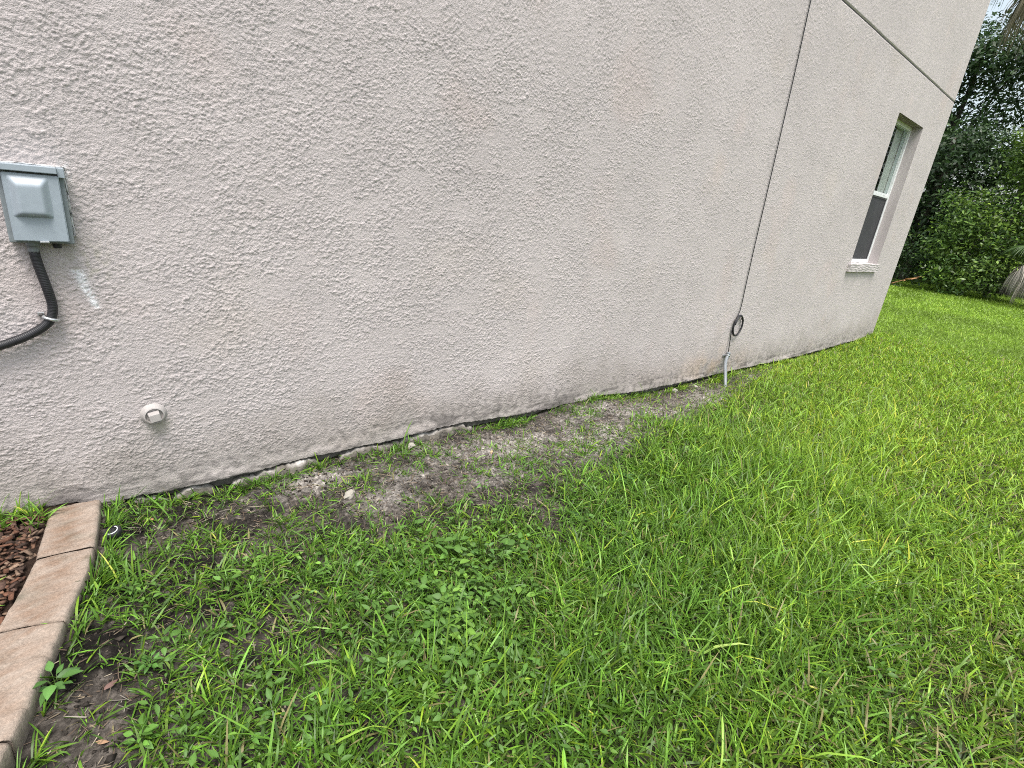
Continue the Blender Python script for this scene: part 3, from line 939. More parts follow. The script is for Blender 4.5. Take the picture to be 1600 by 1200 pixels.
def green(x, y, n):
    """blade hue: deep green on the left, lime towards the right and far side"""
    lime = sstep(0.6, 5.0, x - 0.9 * np.clip(y + 1.4, -1.2, 1.2) + pn(x * 1.1, y * 1.1, 45)) * 0.85
    lime = np.clip(lime + 0.35 * pn(x * 2.2, y * 2.2, 46) + rng.normal(0, 0.16, n), 0, 1.1)[:, None]
    deep = np.array([0.094, 0.205, 0.024])
    lim = np.array([0.232, 0.385, 0.032])
    c = deep * (1 - lime) + lim * lime
    c = c * np.exp(rng.normal(0, 0.42, n))[:, None]
    yel = (rng.random(n) < 0.10)[:, None]
    c = np.where(yel, c * np.array([1.7, 1.35, 1.0]), c)
    return c


def turf_height(x, y):
    tall = np.exp(-(((x - 2.1) / 1.0) ** 2 + ((y + 1.55) / 0.55) ** 2)) + 0.9 * np.exp(-(((x - 3.6) / 1.5) ** 2 + ((y + 1.25) / 0.55) ** 2)) + 0.35 * np.exp(-(((x - 0.7) / 0.6) ** 2 + ((y + 1.4) / 0.35) ** 2))
    tall = tall * (1 - np.exp(-(((x - 1.9) / 0.55) ** 2 + ((y + 2.35) / 0.3) ** 2)))
    return np.clip(tall * (1 + 0.9 * pn(x * 2.5, y * 2.5, 47)), 0, 1.2)


def grass():
    parts = []
    # --- tufts of short splayed runner grass (near) -------------------------------
    x, y = wedge(36000, 0.65, 3.4)
    b = bare(x, y)
    keep = allowed(x, y) & (rng.random(len(x)) > b * 0.97)
    x, y = x[keep], y[keep]
    m = rng.integers(4, 9, len(x))
    xi, yi = np.repeat(x, m), np.repeat(y, m)
    n = len(xi)
    az = rng.uniform(0, 2 * np.pi, n)
    rr = rng.uniform(0, 0.016, n)
    xi, yi = xi + rr * np.cos(az), yi + rr * np.sin(az)
    t = turf_height(xi, yi)
    le = np.clip(rng.lognormal(np.log(0.046), 0.42, n), 0.012, 0.13) * (1 + 0.55 * t) * (1 - 0.35 * bare(xi, yi))
    wi = rng.uniform(0.0026, 0.0062, n) * (0.8 + 0.35 * (le > 0.05))
    tilt = np.abs(rng.normal(0.75, 0.32, n)) * (1 - 0.25 * t)
    cu = rng.uniform(0.2, 1.3, n)
    P = np.stack([xi, yi, gz(xi, yi) - 0.004], -1)
    c = green(xi, yi, n)
    tan = rng.random(n) < 0.05 + 0.13 * np.exp(-(((xi - 1.8) / 0.5) ** 2 + ((yi + 2.3) / 0.3) ** 2))
    c[tan] = np.array([0.30, 0.27, 0.12]) * rng.uniform(0.6, 1.2, (tan.sum(), 1))
    parts.append(blades(P, le, wi, az, tilt, cu, c, rng.normal(0, 0.5, n)))
    # --- taller upright blades in the lush area (near and middle) -----------------
    x, y = wedge(130000, 0.65, 6.5, 0, 114)
    t = turf_height(x, y)
    keep = allowed(x, y) & (rng.random(len(x)) < t * 0.62 * (1 - bare(x, y))) & (y > -3.2)
    x, y, t = x[keep], y[keep], t[keep]
    n = len(x)
    az = rng.normal(0.5, 1.0, n)
    le = np.clip(rng.lognormal(np.log(0.112), 0.38, n), 0.04, 0.28) * (0.7 + 0.4 * t)
    wi = rng.uniform(0.0028, 0.0064, n)
    parts.append(blades(np.stack([x, y, gz(x, y) - 0.004], -1), le, wi, az, np.abs(rng.normal(0.4, 0.28, n)), rng.uniform(0.4, 2.1, n), green(x, y, n) * 0.95, rng.normal(0, 0.6, n)))
    # --- sparse long stalks --------------------------------------------------------
    x, y = wedge(6500, 0.9, 6.0, -5, 112)
    keep = allowed(x, y) & (rng.random(len(x)) > bare(x, y) * 1.3) & (rng.random(len(x)) < 0.25 + turf_height(x, y)) & (y > -3.2)
    x, y = x[keep], y[keep]
    n = len(x)
    parts.append(blades(np.stack([x, y, gz(x, y)], -1), rng.uniform(0.09, 0.24, n), rng.uniform(0.0035, 0.0075, n), rng.uniform(0, 6.28, n), rng.uniform(0.15, 0.8, n), rng.uniform(0.3, 1.5, n), green(x, y, n) * np.array([1.25, 1.2, 1.5]), rng.normal(0, 0.7, n)))
    # --- middle distance ------------------------------------------------------------
    x, y = wedge(330000, 3.2, 9.5, 20, 112)
    keep = allowed(x, y) & (rng.random(len(x)) > bare(x, y)) & (y > -3.4)
    x, y = x[keep], y[keep]
    n = len(x)
    d = np.hypot(x - CX, y - CY)
    le = np.clip(rng.lognormal(np.log(0.055), 0.35, n), 0.02, 0.14) * (1 + 0.4 * turf_height(x, y)) * (1 - 0.35 * bare(x, y))
    wi = rng.uniform(0.003, 0.0055, n) * (1 + d / 14)
    c = green(x, y, n)
    tan = rng.random(n) < 0.07
    c[tan] = np.array([0.30, 0.27, 0.12]) * rng.uniform(0.6, 1.2, (tan.sum(), 1))
    parts.append(blades(np.stack([x, y, gz(x, y) - 0.004], -1), le, wi, rng.uniform(0, 6.28, n), np.abs(rng.normal(0.6, 0.35, n)), rng.uniform(0.2, 1.2, n), c, rng.normal(0, 0.5, n)))
    # --- far lawn -------------------------------------------------------------------
    x, y = wedge(420000, 9.0, 25.0, 40, 108)
    keep = allowed(x, y) & (x < 24)
    x, y = x[keep], y[keep]
    n = len(x)
    d = np.hypot(x - CX, y - CY)
    le = np.clip(rng.lognormal(np.log(0.06), 0.3, n), 0.02, 0.16)
    wi = rng.uniform(0.006, 0.010, n) * (d / 12)
    patch = fbm(x * 0.5, y * 0.9, 48, 3)
    c = (np.array([0.240, 0.385, 0.040]) * (1 + 0.5 * patch)[:, None] * np.exp(rng.normal(0, 0.25, n))[:, None])
    parts.append(blades(np.stack([x, y, gz(x, y) - 0.004], -1), le, wi, rng.uniform(0, 6.28, n), np.abs(rng.normal(0.7, 0.35, n)), rng.uniform(0.2, 1.0, n), c, rng.normal(0, 0.5, n), seg=(0, 0.5, 1.0), wprof=(0.9, 1.0, 0.0)))
    # --- tufts in the bed by the wall, left of the edging ---------------------------
    x = rng.uniform(-0.62, -0.17, 90); y = rng.uniform(-0.16, -0.02, 90)
    x = np.concatenate([x, rng.uniform(-0.42, -0.285, 16)]); y = np.concatenate([y, rng.uniform(-0.5, -0.38, 16)])
    m = 7
    xi, yi = np.repeat(x, m), np.repeat(y, m)
    n = len(xi)
    parts.append(blades(np.stack([xi, yi, gz(xi, yi)], -1), rng.uniform(0.03, 0.10, n), rng.uniform(0.003, 0.0055, n), rng.uniform(0, 6.28, n), np.abs(rng.normal(0.6, 0.35, n)), rng.uniform(0.3, 1.3, n), green(xi, yi, n) * 1.2, rng.normal(0, 0.5, n)))
    # --- fringe against the wall foot and the edging --------------------------------
    x = rng.uniform(-0.02, 9.0, 1500); y = -rng.uniform(0.012, 0.07, 1500)
    k = rng.random(1500) < np.clip(0.25 + 1.2 * pn(x * 2.3, x * 0, 35), 0.05, 1)
    x, y = x[k], y[k]
    yy = rng.uniform(-1.3, -0.05, 170); xx = curb_right(yy) + rng.uniform(0.008, 0.05, 170)
    k = rng.random(170) < np.clip(0.9 - 1.3 * np.exp(-((yy + 0.85) / 0.2) ** 2), 0.1, 1)
    x, y = np.concatenate([x, xx[k]]), np.concatenate([y, yy[k]])
    m = 5
    xi, yi = np.repeat(x, m), np.repeat(y, m)
    n = len(xi)
    az = np.where(yi > -0.07, rng.uniform(-3.14, 0, n), rng.uniform(-1.7, 1.7, n))
    parts.append(blades(np.stack([xi, yi, gz(xi, yi)], -1), rng.uniform(0.025, 0.085, n), rng.uniform(0.0028, 0.005, n), az, np.abs(rng.normal(0.6, 0.35, n)), rng.uniform(0.2, 1.2, n), green(xi, yi, n) * 1.1, rng.normal(0, 0.5, n)))
    V, Q, T, C = merge(parts)
    o = np_mesh('grass', V, Q, T, M_blade, None, np.clip(C, 0.004, 0.6))
    tag(o, 'short to tall green lawn grass growing thinly beside the stucco wall', 'grass', kind='stuff')


grass()


def litter():
    parts = []
    x, y = wedge(190000, 0.65, 6.0, -20, 112)
    b = bare(x, y)
    keep = allowed(x, y) & (rng.random(len(x)) < 0.13 + 0.62 * b) & (y > -2.9)
    x, y = x[keep], y[keep]
    n = len(x)
    le = np.clip(rng.lognormal(np.log(0.020), 0.55, n), 0.006, 0.09)
    wi = rng.uniform(0.0012, 0.0032, n)
    pal = np.array([[0.20, 0.16, 0.11], [0.14, 0.10, 0.072], [0.26, 0.225, 0.165], [0.08, 0.058, 0.042], [0.19, 0.17, 0.145]])
    c = pal[rng.integers(0, 5, n)] * np.exp(rng.normal(0, 0.25, (n, 1)))
    P = np.stack([x, y, gz(x, y) + rng.uniform(0.001, 0.008, n)], -1)
    v, q, t, cc = blades(P, le, wi, rng.uniform(0, 6.28, n), rng.normal(1.5, 0.16, n), rng.normal(0, 0.25, n), c, rng.normal(0, 0.8, n), wprof=(0.9, 1.0, 0.8, 0.0))
    o = np_mesh('dry_litter', v, q, t, M_straw, None, np.clip(np.repeat(c, 7, 0), 0.01, 0.6))
    tag(o, 'dry straw, dead runners and brown litter strewn over the bare strip', 'dry litter', kind='stuff')


litter()


def soil_crumbs():
    x, y = wedge(90000, 0.65, 5.2, -20, 100)
    b = bare(x, y)
    k = allowed(x, y) & (rng.random(len(x)) < 0.85 * b + 0.03) & (y > -2.6)
    x, y = x[k], y[k]
    n = len(x)
    oct_v = np.array([[1, 0, 0], [0, 1, 0], [-1, 0, 0], [0, -1, 0], [0, 0, 0.7], [0, 0, -0.7]], dtype=float)
    oct_f = np.array([(0, 1, 4), (1, 2, 4), (2, 3, 4), (3, 0, 4), (1, 0, 5), (2, 1, 5), (3, 2, 5), (0, 3, 5)])
    s = np.clip(rng.lognormal(np.log(0.0032), 0.5, n), 0.001, 0.012)
    V = oct_v[None] * (1 + rng.uniform(-0.4, 0.4, (n, 6, 1))) + rng.uniform(-0.25, 0.25, (n, 6, 3))
    a = rng.uniform(0, 6.28, n)
    ca, sa = np.cos(a)[:, None], np.sin(a)[:, None]
    V = np.stack([V[..., 0] * ca - V[..., 1] * sa, V[..., 0] * sa + V[..., 1] * ca, V[..., 2]], -1) * s[:, None, None]
    V = V + np.stack([x, y, gz(x, y) + 0.0015 + 0.3 * s], -1)[:, None, :]
    sandy = np.exp(-np.abs(y + 0.33) / 0.2) * sstep(0.8, 1.8, x)
    c = np.array([0.035, 0.029, 0.024])[None] * (1 - sandy[:, None]) + np.array([0.20, 0.18, 0.155])[None] * sandy[:, None]
    c = c * np.exp(rng.normal(0, 0.45, n))[:, None]
    T = (np.arange(n)[:, None, None] * 6 + oct_f[None]).reshape(-1, 3)
    o = np_mesh('soil_crumbs', V.reshape(-1, 3), None, T, M_straw, None, np.clip(np.repeat(c, 6, 0), 0.01, 0.5))
    tag(o, 'loose crumbs of dark soil and grey sand on the bare strip', 'soil crumbs', kind='stuff')


soil_crumbs()


def mulch():
    n = 4200
    x = rng.uniform(-0.62, -0.1, n); y = rng.uniform(-1.4, -0.06, n)
    k = x < curb_right(y) - CW - 0.008
    x, y = x[k], y[k]
    n = len(x)
    base = np.array([[-1, -1, -1], [1, -1, -1], [1, 1, -1], [-1, 1, -1], [-1, -1, 1], [1, -1, 1], [1, 1, 1], [-1, 1, 1]]) * 0.5
    F = np.array([(0, 3, 2, 1), (4, 5, 6, 7), (0, 1, 5, 4), (1, 2, 6, 5), (2, 3, 7, 6), (3, 0, 4, 7)])
    V, Q, C = [], [], []
    for i in range(n):
        s = np.array([random.uniform(0.008, 0.032), random.uniform(0.005, 0.014), random.uniform(0.003, 0.007)])
        R = np.array(Matrix.Rotation(random.uniform(0, 6.28), 3, 'Z') @ Matrix.Rotation(random.gauss(0, 0.35), 3, 'X') @ Matrix.Rotation(random.gauss(0, 0.3), 3, 'Y'))
        b = base * (1 + rng.uniform(-0.3, 0.3, (8, 3)))
        V.append((b * s) @ R.T + np.array([x[i], y[i], float(gz(x[i], y[i])) + random.uniform(0.0, 0.022)]))
        Q.append(F + 8 * i)
        col = random.choice([(0.13, 0.062, 0.038), (0.09, 0.045, 0.03), (0.17, 0.095, 0.06), (0.055, 0.035, 0.026), (0.22, 0.15, 0.105), (0.10, 0.06, 0.045)])
        C.append(np.tile(np.array(col) * random.uniform(0.7, 1.25), (8, 1)))
    o = np_mesh('mulch', np.concatenate(V), np.concatenate(Q), None, M_chip, None, np.concatenate(C))
    tag(o, 'red brown bark mulch chips heaped in the bed behind the edging blocks', 'mulch', kind='stuff')


mulch()


# ================================================================== BROADLEAF WEEDS
def ovate(base, d, up, length, width, col, fold=0.25, droop=0.3):
    """one ovate leaf: 2 x 5 quads folded on the midrib"""
    d = d / np.linalg.norm(d)
    s = np.cross(d, up); s /= np.linalg.norm(s)
    u = np.cross(s, d)
    prof = [(0.0, 0.06), (0.18, 0.66), (0.38, 1.0), (0.64, 0.80), (0.86, 0.36), (1.0, 0.02)]
    V = []
    for t, w in prof:
        c = base + d * length * t - u * droop * length * t * t
        V += [c - s * width * 0.5 * w + u * fold * width * 0.5 * w, c, c + s * width * 0.5 * w + u * fold * width * 0.5 * w]
    q = []
    for k in range(len(prof) - 1):
        a = 3 * k
        q += [(a, a + 1, a + 4, a + 3), (a + 1, a + 2, a + 5, a + 4)]
    C = np.tile(col, (len(V), 1))
    C[1::3] *= 1.15
    return np.array(V), np.array(q), None, C


def stem_part(p0, p1, r, col):
    v, q, t = tube_arrays(spline([p0, (np.array(p0) + np.array(p1)) / 2 + np.array([0.003, -0.002, 0]), p1], 5), r, 5)
    return v, q, t, np.tile(np.array(col), (len(v), 1))


def weed_geometry(r, nleaf, lsize, height, hue, spread=1.0):
    parts_l, parts_s = [], []
    z = np.array([0.0, 0.0, 1.0])
    for k in range(nleaf):
        a = k * 2.4 + r.uniform(-0.4, 0.4)
        hh = height * r.uniform(0.35, 1.0)
        out = spread * lsize * r.uniform(0.2, 0.8)
        top = np.array([math.cos(a) * out, math.sin(a) * out, hh])
        parts_s.append(stem_part((0, 0, 0), top, 0.0009, np.array([0.07, 0.12, 0.03])))
        d = np.array([math.cos(a), math.sin(a), r.uniform(-0.1, 0.5)])
        ln = lsize * r.uniform(0.7, 1.2)
        c = np.array(hue) * math.exp(r.gauss(0, 0.18))
        parts_l.append(ovate(top, d, z + np.array([r.gauss(0, 0.35), r.gauss(0, 0.35), 0]), ln, ln * r.uniform(0.38, 0.6), c, r.uniform(0.1, 0.4), r.uniform(0, 0.45)))
    return parts_l, parts_s


def weed(x, y, nleaf, lsize, height, hue, label, seed, spread=1.0):
    r = random.Random(seed)
    o = empty('weed_plant', gp(x, y), label, 'weed', 'single weeds in the grass')
    pl_, ps = weed_geometry(r, nleaf, lsize, height, hue, spread)
    v, q, t, c = merge(ps)
    np_mesh('stem', v, q, t, M_weed, o, c, smooth=True)
    for k in range(len(pl_)):
        v, q, t, c = pl_[k]
        np_mesh('leaf', v, q, None, M_weed, o, c, smooth=True)


weed(-0.165, -0.845, 14, 0.040, 0.050, (0.085, 0.19, 0.045), 'weed with long pale green leaves beside the third edging block', 301, 0.9)
weed(0.022, -0.865, 16, 0.022, 0.035, (0.085, 0.20, 0.04), 'low round leaved weed alone on dark soil right of the edging', 302)
weed(-0.02, -1.075, 14, 0.028, 0.045, (0.11, 0.24, 0.04), 'bright green broadleaf weed at the bottom edge near the edging', 303)
weed(0.361, -0.546, 10, 0.024, 0.03, (0.12, 0.25, 0.04), 'small lime green weed rosette in thin grass right of the sprinkler', 304)
weed(0.25, -1.16, 8, 0.030, 0.04, (0.09, 0.20, 0.04), 'round leaved weed in grass at the bottom left of the clover patch', 305)
weed(1.07, -0.97, 6, 0.036, 0.075, (0.10, 0.22, 0.05), 'taller weed with two big round leaves at the back of the clover patch', 306)
weed(2.05, -0.86, 9, 0.040, 0.045, (0.055, 0.135, 0.035), 'dark green weed at the lush edge of the bare strip', 307)
weed(1.60, -0.98, 8, 0.034, 0.04, (0.075, 0.17, 0.04), 'soft green weed in the thin grass below the brown bare patch', 308)
weed(0.17, -1.20, 7, 0.036, 0.045, (0.10, 0.22, 0.04), 'weed with upright oval leaves at the bottom frame edge', 309)


def weed_patch():
    r = random.Random(77)
    parts = []
    spots = []
    for k in range(200):
        a, d = r.uniform(0, 6.28), abs(r.gauss(0, 1.0))
        spots.append((0.80 + 0.20 * d * math.cos(a) + 0.10 * d * math.sin(a), -1.13 + 0.24 * d * math.sin(a), 1))
    for k in range(300):
        spots.append((r.uniform(0.0, 1.9), r.uniform(-1.75, -0.55), 0))
    for k in range(60):
        spots.append((r.uniform(1.4, 3.5), r.uniform(-2.2, -0.5), 0))
    for (x, y, inp) in spots:
        if not bool(allowed(np.array(x), np.array(y))): continue
        if not inp and r.random() < float(bare(np.array(x), np.array(y))): continue
        hue = (0.085, 0.180, 0.034) if r.random() < 0.75 else (0.13, 0.25, 0.04)
        a, b = weed_geometry(r, r.randint(4, 7) if inp else r.randint(3, 6), r.choice((0.018, 0.024, 0.030, 0.038)) * r.uniform(0.85, 1.1) if inp else r.uniform(0.015, 0.031), r.uniform(0.045, 0.085) if inp else r.uniform(0.03, 0.065), hue, 1.1)
        o = np.array(gp(x, y))
        for v, q, t, c in a + b:
            parts.append((v + o, q, t, c))
    v, q, t, c = merge(parts)
    o = np_mesh('clover', v, q, t, M_weed, None, np.clip(c, 0, 0.6), smooth=True)
    tag(o, 'patch of small round leaved clover like weeds spread through the grass', 'ground cover', kind='stuff')


weed_patch()


def dead_leaf(x, y, ln, wd, col, label, seed):
    r = random.Random(seed)
    a = r.uniform(0, 6.28)
    v, q, t, c = ovate(np.zeros(3), np.array([math.cos(a), math.sin(a), 0.1]), np.array([0.2, 0.1, 1.0]), ln, wd, np.array(col), -0.5, 0.5)
    v = v + np.array([0.0, 0.0, 0.0])
    o = np_mesh('fallen_leaf', v, q, None, M_straw, None, c, smooth=True)
    o.location = gp(x, y, 0.014)
    tag(o, label, 'fallen leaf', 'dead leaves on the ground')


dead_leaf(-0.075, -0.90, 0.045, 0.017, (0.17, 0.105, 0.09), 'dull brown dead leaf on bare dark soil near the edging', 1)
dead_leaf(-0.10, -1.03, 0.024, 0.014, (0.34, 0.21, 0.13), 'small tan dead leaf on dark soil at the bottom left', 2)
dead_leaf(0.50, -1.38, 0.03, 0.014, (0.40, 0.25, 0.10), 'orange yellow dead leaf in green grass at the bottom', 3)
dead_leaf(0.113, -0.195, 0.036, 0.012, (0.34, 0.20, 0.10), 'light orange dead leaf near the wall above the sprinkler', 4)
dead_leaf(1.62, -0.30, 0.03, 0.014, (0.42, 0.30, 0.18), 'pale tan dead leaf on the sandy strip under the wall', 5)


# ================================================================== TREES, SHRUBS AND PALMS BEHIND THE LAWN
def crown_arrays(lobes, nclump, per, leaf, hue, hue2, seed, spread=0.30, shell=0.55):
    """clumps of small leaves filling a set of ellipsoid lobes"""
    r = np.random.default_rng(seed)
    vol = np.array([l[3] * l[4] * l[5] for l in lobes]) ** 0.67
    pick = r.choice(len(lobes), nclump, p=vol / vol.sum())
    Lb = np.array(lobes)[pick]
    d = r.normal(size=(nclump, 3)); d /= np.linalg.norm(d, axis=1)[:, None]
    rad = shell + (1 - shell) * r.random(nclump) ** 0.6
    ctr = Lb[:, :3] + d * rad[:, None] * Lb[:, 3:6] * (1 + 0.18 * r.normal(size=(nclump, 1)))
    mixw = np.clip(r.normal(0.4, 0.35, nclump), 0, 1)[:, None]
    ccol = (np.array(hue) * (1 - mixw) + np.array(hue2) * mixw) * np.exp(r.normal(0, 0.18, (nclump, 1)))
    n = nclump * per
    pos = np.repeat(ctr, per, 0) + r.normal(size=(n, 3)) * spread * np.array([1, 1, 0.7])
    col = np.repeat(ccol, per, 0) * np.exp(r.normal(0, 0.2, (n, 1)))
    out = np.repeat(d, per, 0)
    nr = r.normal(size=(n, 3)) * 0.75 + np.array([0, 0, 0.8]) + out * 0.5
    nr /= np.linalg.norm(nr, axis=1)[:, None]
    a = np.cross(nr, r.normal(size=(n, 3))); a /= np.linalg.norm(a, axis=1)[:, None]
    b = np.cross(nr, a)
    s = (leaf * r.uniform(0.6, 1.3, n))[:, None]
    V = np.stack([pos - a * s, pos + b * s * 0.42 + nr * s * 0.1, pos + a * s, pos - b * s * 0.42 + nr * s * 0.1], 1)
    V[..., 2] = np.maximum(V[..., 2], 0.03)
    q = np.arange(n)[:, None] * 4 + np.array([[0, 1, 2, 3]])
    return V.reshape(-1, 3), q, None, np.repeat(col, 4, 0)


def trunk_arrays(h, r0, lobes, seed, nlimb=7):
    r = random.Random(seed)
    parts = []
    pts = spline([(0, 0, -0.2), (r.uniform(-.1, .1), r.uniform(-.1, .1), h * 0.35), (r.uniform(-.25, .25), r.uniform(-.25, .25), h * 0.7), (r.uniform(-.3, .3), r.uniform(-.3, .3), h)], 14)
    v, q, t = tube_arrays(pts, np.linspace(r0, r0 * 0.35, 14), 9)
    parts.append((v, q, t, np.zeros((len(v), 3))))
    for k in range(nlimb):
        i = r.randint(4, 13)
        lb = lobes[k % len(lobes)]
        e = np.array([lb[0] + r.uniform(-.5, .5) * lb[3], lb[1] + r.uniform(-.5, .5) * lb[4], lb[2] + r.uniform(-.2, .6) * lb[5]])
        mid = (pts[i] + e) / 2 + np.array([0, 0, 0.15])
        v, q, t = tube_arrays(spline([pts[i], mid, e], 9), np.linspace(r0 * 0.45, r0 * 0.08, 9), 7)
        parts.append((v, q, t, np.zeros((len(v), 3))))
    return merge(parts)


def tree(name, cat, x, y, label, lobes, nclump, per, leaf, hue, hue2, seed, th=None, tr=0.14, spread=0.3, shell=0.55, nlimb=7, group='trees and shrubs behind the lawn'):
    o = empty(name, (x, y, 0), label, cat, group)
    th = th or max(l[2] for l in lobes)
    v, q, t, c = trunk_arrays(th, tr, lobes, seed, nlimb)
    np_mesh('trunk', v, q, t, M_bark, o, None, smooth=True)
    v, q, t, c = crown_arrays(lobes, nclump, per, leaf, hue, hue2, seed, spread, shell)
    np_mesh('crown', v, q, None, M_leaf, o, np.clip(c, 0.003, 0.5))
    return o


DK, DK2 = (0.030, 0.060, 0.022), (0.058, 0.108, 0.032)
MD, MD2 = (0.055, 0.115, 0.026), (0.105, 0.185, 0.032)
BR, BR2 = (0.085, 0.160, 0.026), (0.170, 0.270, 0.036)
# bright rounded bush in front
tree('leafy_bush', 'bush', 20.7, 1.35, 'bright green rounded leafy bush at the lawn edge in front of dark trees',
     [(0, -0.2, 1.3, 0.95, 1.15, 1.2), (0.1, -0.9, 2.0, 0.8, 0.9, 0.9), (0.0, 0.1, 2.3, 0.8, 0.75, 0.75), (-0.2, 0.35, 1.5, 0.6, 0.6, 0.6), (-0.2, -0.4, 0.7, 1.0, 1.5, 0.65), (0.2, -1.5, 1.6, 0.8, 0.7, 1.3)], 400, 30, 0.060, MD, BR2, 401, 1.6, 0.06, 0.20, 0.5)
tree('low_shrub', 'shrub', 20.3, 3.2, 'low dark shrub beside the house corner at the back of the lawn',
     [(0, 0, 0.7, 0.9, 1.1, 0.75), (0.2, 0.7, 1.0, 0.8, 0.9, 0.8)], 200, 30, 0.055, DK, DK2, 402, 0.9, 0.05, 0.18, 0.4)
tree('broadleaf_tree', 'tree', 21.8, 0.55, 'yellowish green tree crown at right above the bright bush',
     [(0, -0.2, 3.7, 1.1, 0.8, 0.7), (0.2, -0.7, 4.4, 1.1, 0.9, 0.8), (0.1, 0.3, 4.3, 0.8, 0.6, 0.6)], 250, 32, 0.065, MD2, BR2, 403, 3.6, 0.10, 0.24, 0.5)
tree('broadleaf_tree', 'tree', 24.0, 3.4, 'large dark evergreen tree filling the gap beside the house corner',
     [(0, 0, 3.0, 1.9, 2.4, 2.2), (-0.3, 1.2, 1.6, 1.5, 1.6, 1.5), (0.2, -1.1, 2.2, 1.5, 1.6, 1.8), (0, 0.2, 4.4, 1.6, 2.0, 1.0)], 560, 34, 0.085, DK, DK2, 404, 5.0, 0.2, 0.36, 0.3)
tree('broadleaf_tree', 'tree', 26.5, 3.9, 'tall dark tree whose top reaches the open sky by the house corner',
     [(0, 0, 8.0, 1.7, 1.7, 0.95), (0.2, -1.3, 7.6, 1.5, 1.6, 1.0), (-0.2, 1.4, 7.2, 1.4, 1.5, 1.1), (0, 1.2, 5.9, 1.3, 1.1, 0.9), (0, 0.3, 5.2, 1.5, 2.0, 0.8), (0.3, -1.0, 6.2, 1.2, 0.9, 0.5)], 430, 32, 0.095, DK, MD, 405, 7.2, 0.18, 0.36, 0.3, 6)
tree('broadleaf_tree', 'tree', 25.5, 0.6, 'tall dark tree at the right frame edge behind the yellowish crown',
     [(0, 0, 6.6, 1.6, 1.6, 1.1), (0, 0.8, 4.6, 1.6, 1.5, 1.0), (0.2, -0.8, 3.0, 1.6, 1.8, 1.6), (0, 0.2, 8.4, 1.3, 1.5, 0.9)], 400, 34, 0.090, DK, MD, 406, 7.6, 0.2, 0.36, 0.35, 9)
# the wood goes on behind the house and to the right of the view
for i, (tx, ty, hgt, lab) in enumerate(((25, 7.5, 6.5, 'dark wooded tree hidden behind the house'), (24, 11.5, 7.0, 'dark tree farther along behind the house'), (24, -3.2, 7.0, 'dark tree outside the right of the view'), (23.5, -7, 6.5, 'dark tree farther to the right of the view'))):
    tree('broadleaf_tree', 'tree', tx, ty, lab, [(0, 0, hgt * 0.4, 1.9, 2.4, hgt * 0.38), (0, 0.8, hgt * 0.75, 1.7, 2.0, hgt * 0.2), (0, -1, hgt * 0.6, 1.6, 1.8, hgt * 0.25)], 240, 30, 0.11, DK, DK2, 410 + i, hgt * 0.8, 0.2, 0.4, 0.3)


def far_thicket():
    r = np.random.default_rng(55)
    lobes = [(29 + r.uniform(-1, 1), yy, r.uniform(0.6, 2.2), 1.5, 2.2, r.uniform(1.8, 3.0)) for yy in np.arange(-14, 18, 2.2)]
    v, q, t, c = crown_arrays(lobes, 1500, 26, 0.14, (0.014, 0.030, 0.014), DK2, 56, 0.45, 0.3)
    o = np_mesh('woodland', v, q, None, M_leaf, None, np.clip(c, 0.003, 0.5))
    tag(o, 'dark mass of woodland undergrowth far behind the trees', 'woodland', kind='stuff')


far_thicket()


def frond_arrays(p0, direction, petiole, blade, nseg, droop, col, r, wdt=0.022, sag=1.0):
    """fan-palm frond: bare stalk, then narrow leaflets spreading and hanging"""
    parts = []
    d = np.array(direction, dtype=float); d /= np.linalg.norm(d)
    pts = [np.array(p0, dtype=float)]
    dd = d.copy()
    for k in range(8):
        pts.append(pts[-1] + dd * petiole / 8)
        dd = dd + np.array([0, 0, -droop / 8]); dd /= np.linalg.norm(dd)
    v, q, t = tube_arrays(np.array(pts), np.linspace(0.022, 0.010, 9), 6)
    parts.append((v, q, t, np.tile(np.array(col) * 0.9, (len(v), 1))))
    side = np.cross(dd, [0, 0, 1.0]); side /= np.linalg.norm(side) + 1e-9
    n = nseg
    ang = np.linspace(-1.5, 1.5, n)
    hub = pts[-1]
    for a in ang:
        d0 = dd * math.cos(a) + side * math.sin(a) + np.array([0, 0, r.uniform(-0.1, 0.1)])
        L_ = blade * r.uniform(0.75, 1.1) * (0.75 + 0.25 * math.cos(a))
        p = hub.copy(); dv = d0 / np.linalg.norm(d0)
        m = 6
        V = []
        sd_ = np.cross(dv, [r.gauss(0, .4), r.gauss(0, .4), 1.0]); sd_ /= np.linalg.norm(sd_) + 1e-9
        prof = [0.4, 0.9, 1.0, 0.8, 0.5, 0.28, 0.05]
        for k in range(m + 1):
            V += [p - sd_ * wdt * prof[k], p + sd_ * wdt * prof[k]]
            p = p + dv * L_ / m
            dv = dv + np.array([0, 0, -sag * (0.10 + 0.11 * k)]); dv /= np.linalg.norm(dv)
        q = np.array([(2 * k, 2 * k + 1, 2 * k + 3, 2 * k + 2) for k in range(m)])
        parts.append((np.array(V), q, None, np.tile(np.array(col) * math.exp(r.gauss(0, 0.22)), (len(V), 1))))
    return merge(parts)


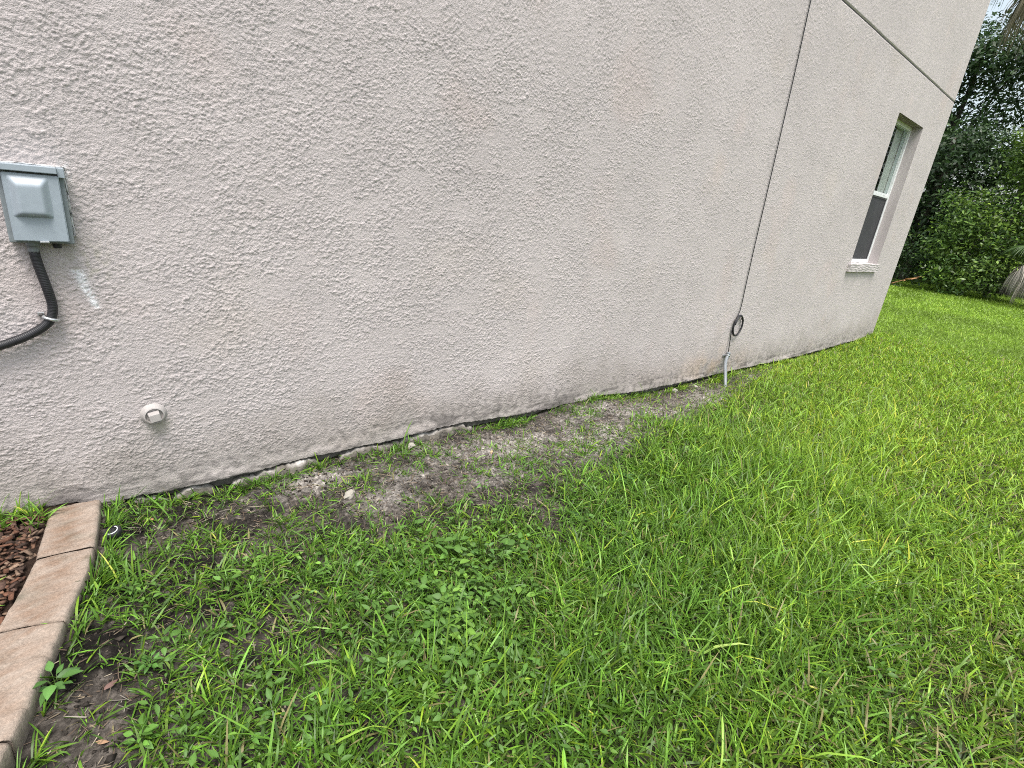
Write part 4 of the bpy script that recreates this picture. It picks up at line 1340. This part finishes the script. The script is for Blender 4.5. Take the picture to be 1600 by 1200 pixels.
def palm(x, y, h, label, ngreen, ndead, seed, trunk_r=0.16, scale=1.0, dead_dirs=None, deadcol=(0.25, 0.21, 0.165), lean=0.0):
    r = random.Random(seed)
    o = empty('palm_tree', (x, y, 0), label, 'palm', 'palms behind the lawn')
    n = 40
    v, q, t = tube_arrays([(0.05 * math.sin(k * 0.1), lean * (k / (n - 1)) ** 1.15, -0.2 + (h + 0.2) * k / (n - 1)) for k in range(n)], [trunk_r * (1 + 0.10 * (k % 2)) for k in range(n)], 12)
    np_mesh('trunk', v, q, t, M_bark, o)
    for k in range(ngreen):
        a = k * 2.4 + r.uniform(-.2, .2)
        el = r.uniform(0.0, 1.1)
        v, q, t, c = frond_arrays((0, lean, h - 0.05), (math.cos(a) * math.cos(el), math.sin(a) * math.cos(el), math.sin(el)), 1.1 * scale, 1.0 * scale, 34, 0.9, (0.050, 0.095, 0.022), r, 0.020 * scale, 0.8)
        np_mesh('frond', v, q, t, M_leaf, o, np.clip(c, 0, 0.5))
    for k in range(ndead):
        a = (dead_dirs[k] if dead_dirs else k * 2.4) + r.uniform(-.15, .15)
        el = r.uniform(-0.5, -0.1) if h > 3 else r.uniform(-0.6, 0.45)
        v, q, t, c = frond_arrays((0, lean, h - 0.15), (math.cos(a) * math.cos(el), math.sin(a) * math.cos(el), math.sin(el)), 0.95 * scale, 1.25 * scale, 34, 1.7, deadcol, r, 0.017 * scale, 2.2)
        np_mesh('dead_frond', v, q, t, M_straw, o, np.clip(c, 0, 0.6))


palm(20.3, -1.0, 8.75, 'tall palm with brown dead fronds hanging down into the top right corner', 12, 9, 501, 0.15, 1.15, None, (0.17, 0.15, 0.10), 2.3)
palm(19.6, -0.72, 1.45, 'short palm with a grey skirt of dead fronds at the right lawn edge', 5, 17, 502, 0.12, 0.66, None, (0.34, 0.31, 0.265))


def fallen_frond():
    r = random.Random(9)
    v, q, t, c = frond_arrays((0, 0, 0.08), (0.05, -0.9, 0.55), 0.35, 0.42, 9, 0.1, (0.36, 0.20, 0.10), r, 0.030, 0.1)
    o = np_mesh('dead_frond', v, q, t, M_straw, None, np.clip(c, 0, 0.6))
    o.location = (19.2, 2.45, 0.05)
    tag(o, 'small orange brown dead frond leaning against the dark shrubs', 'palm frond')


fallen_frond()
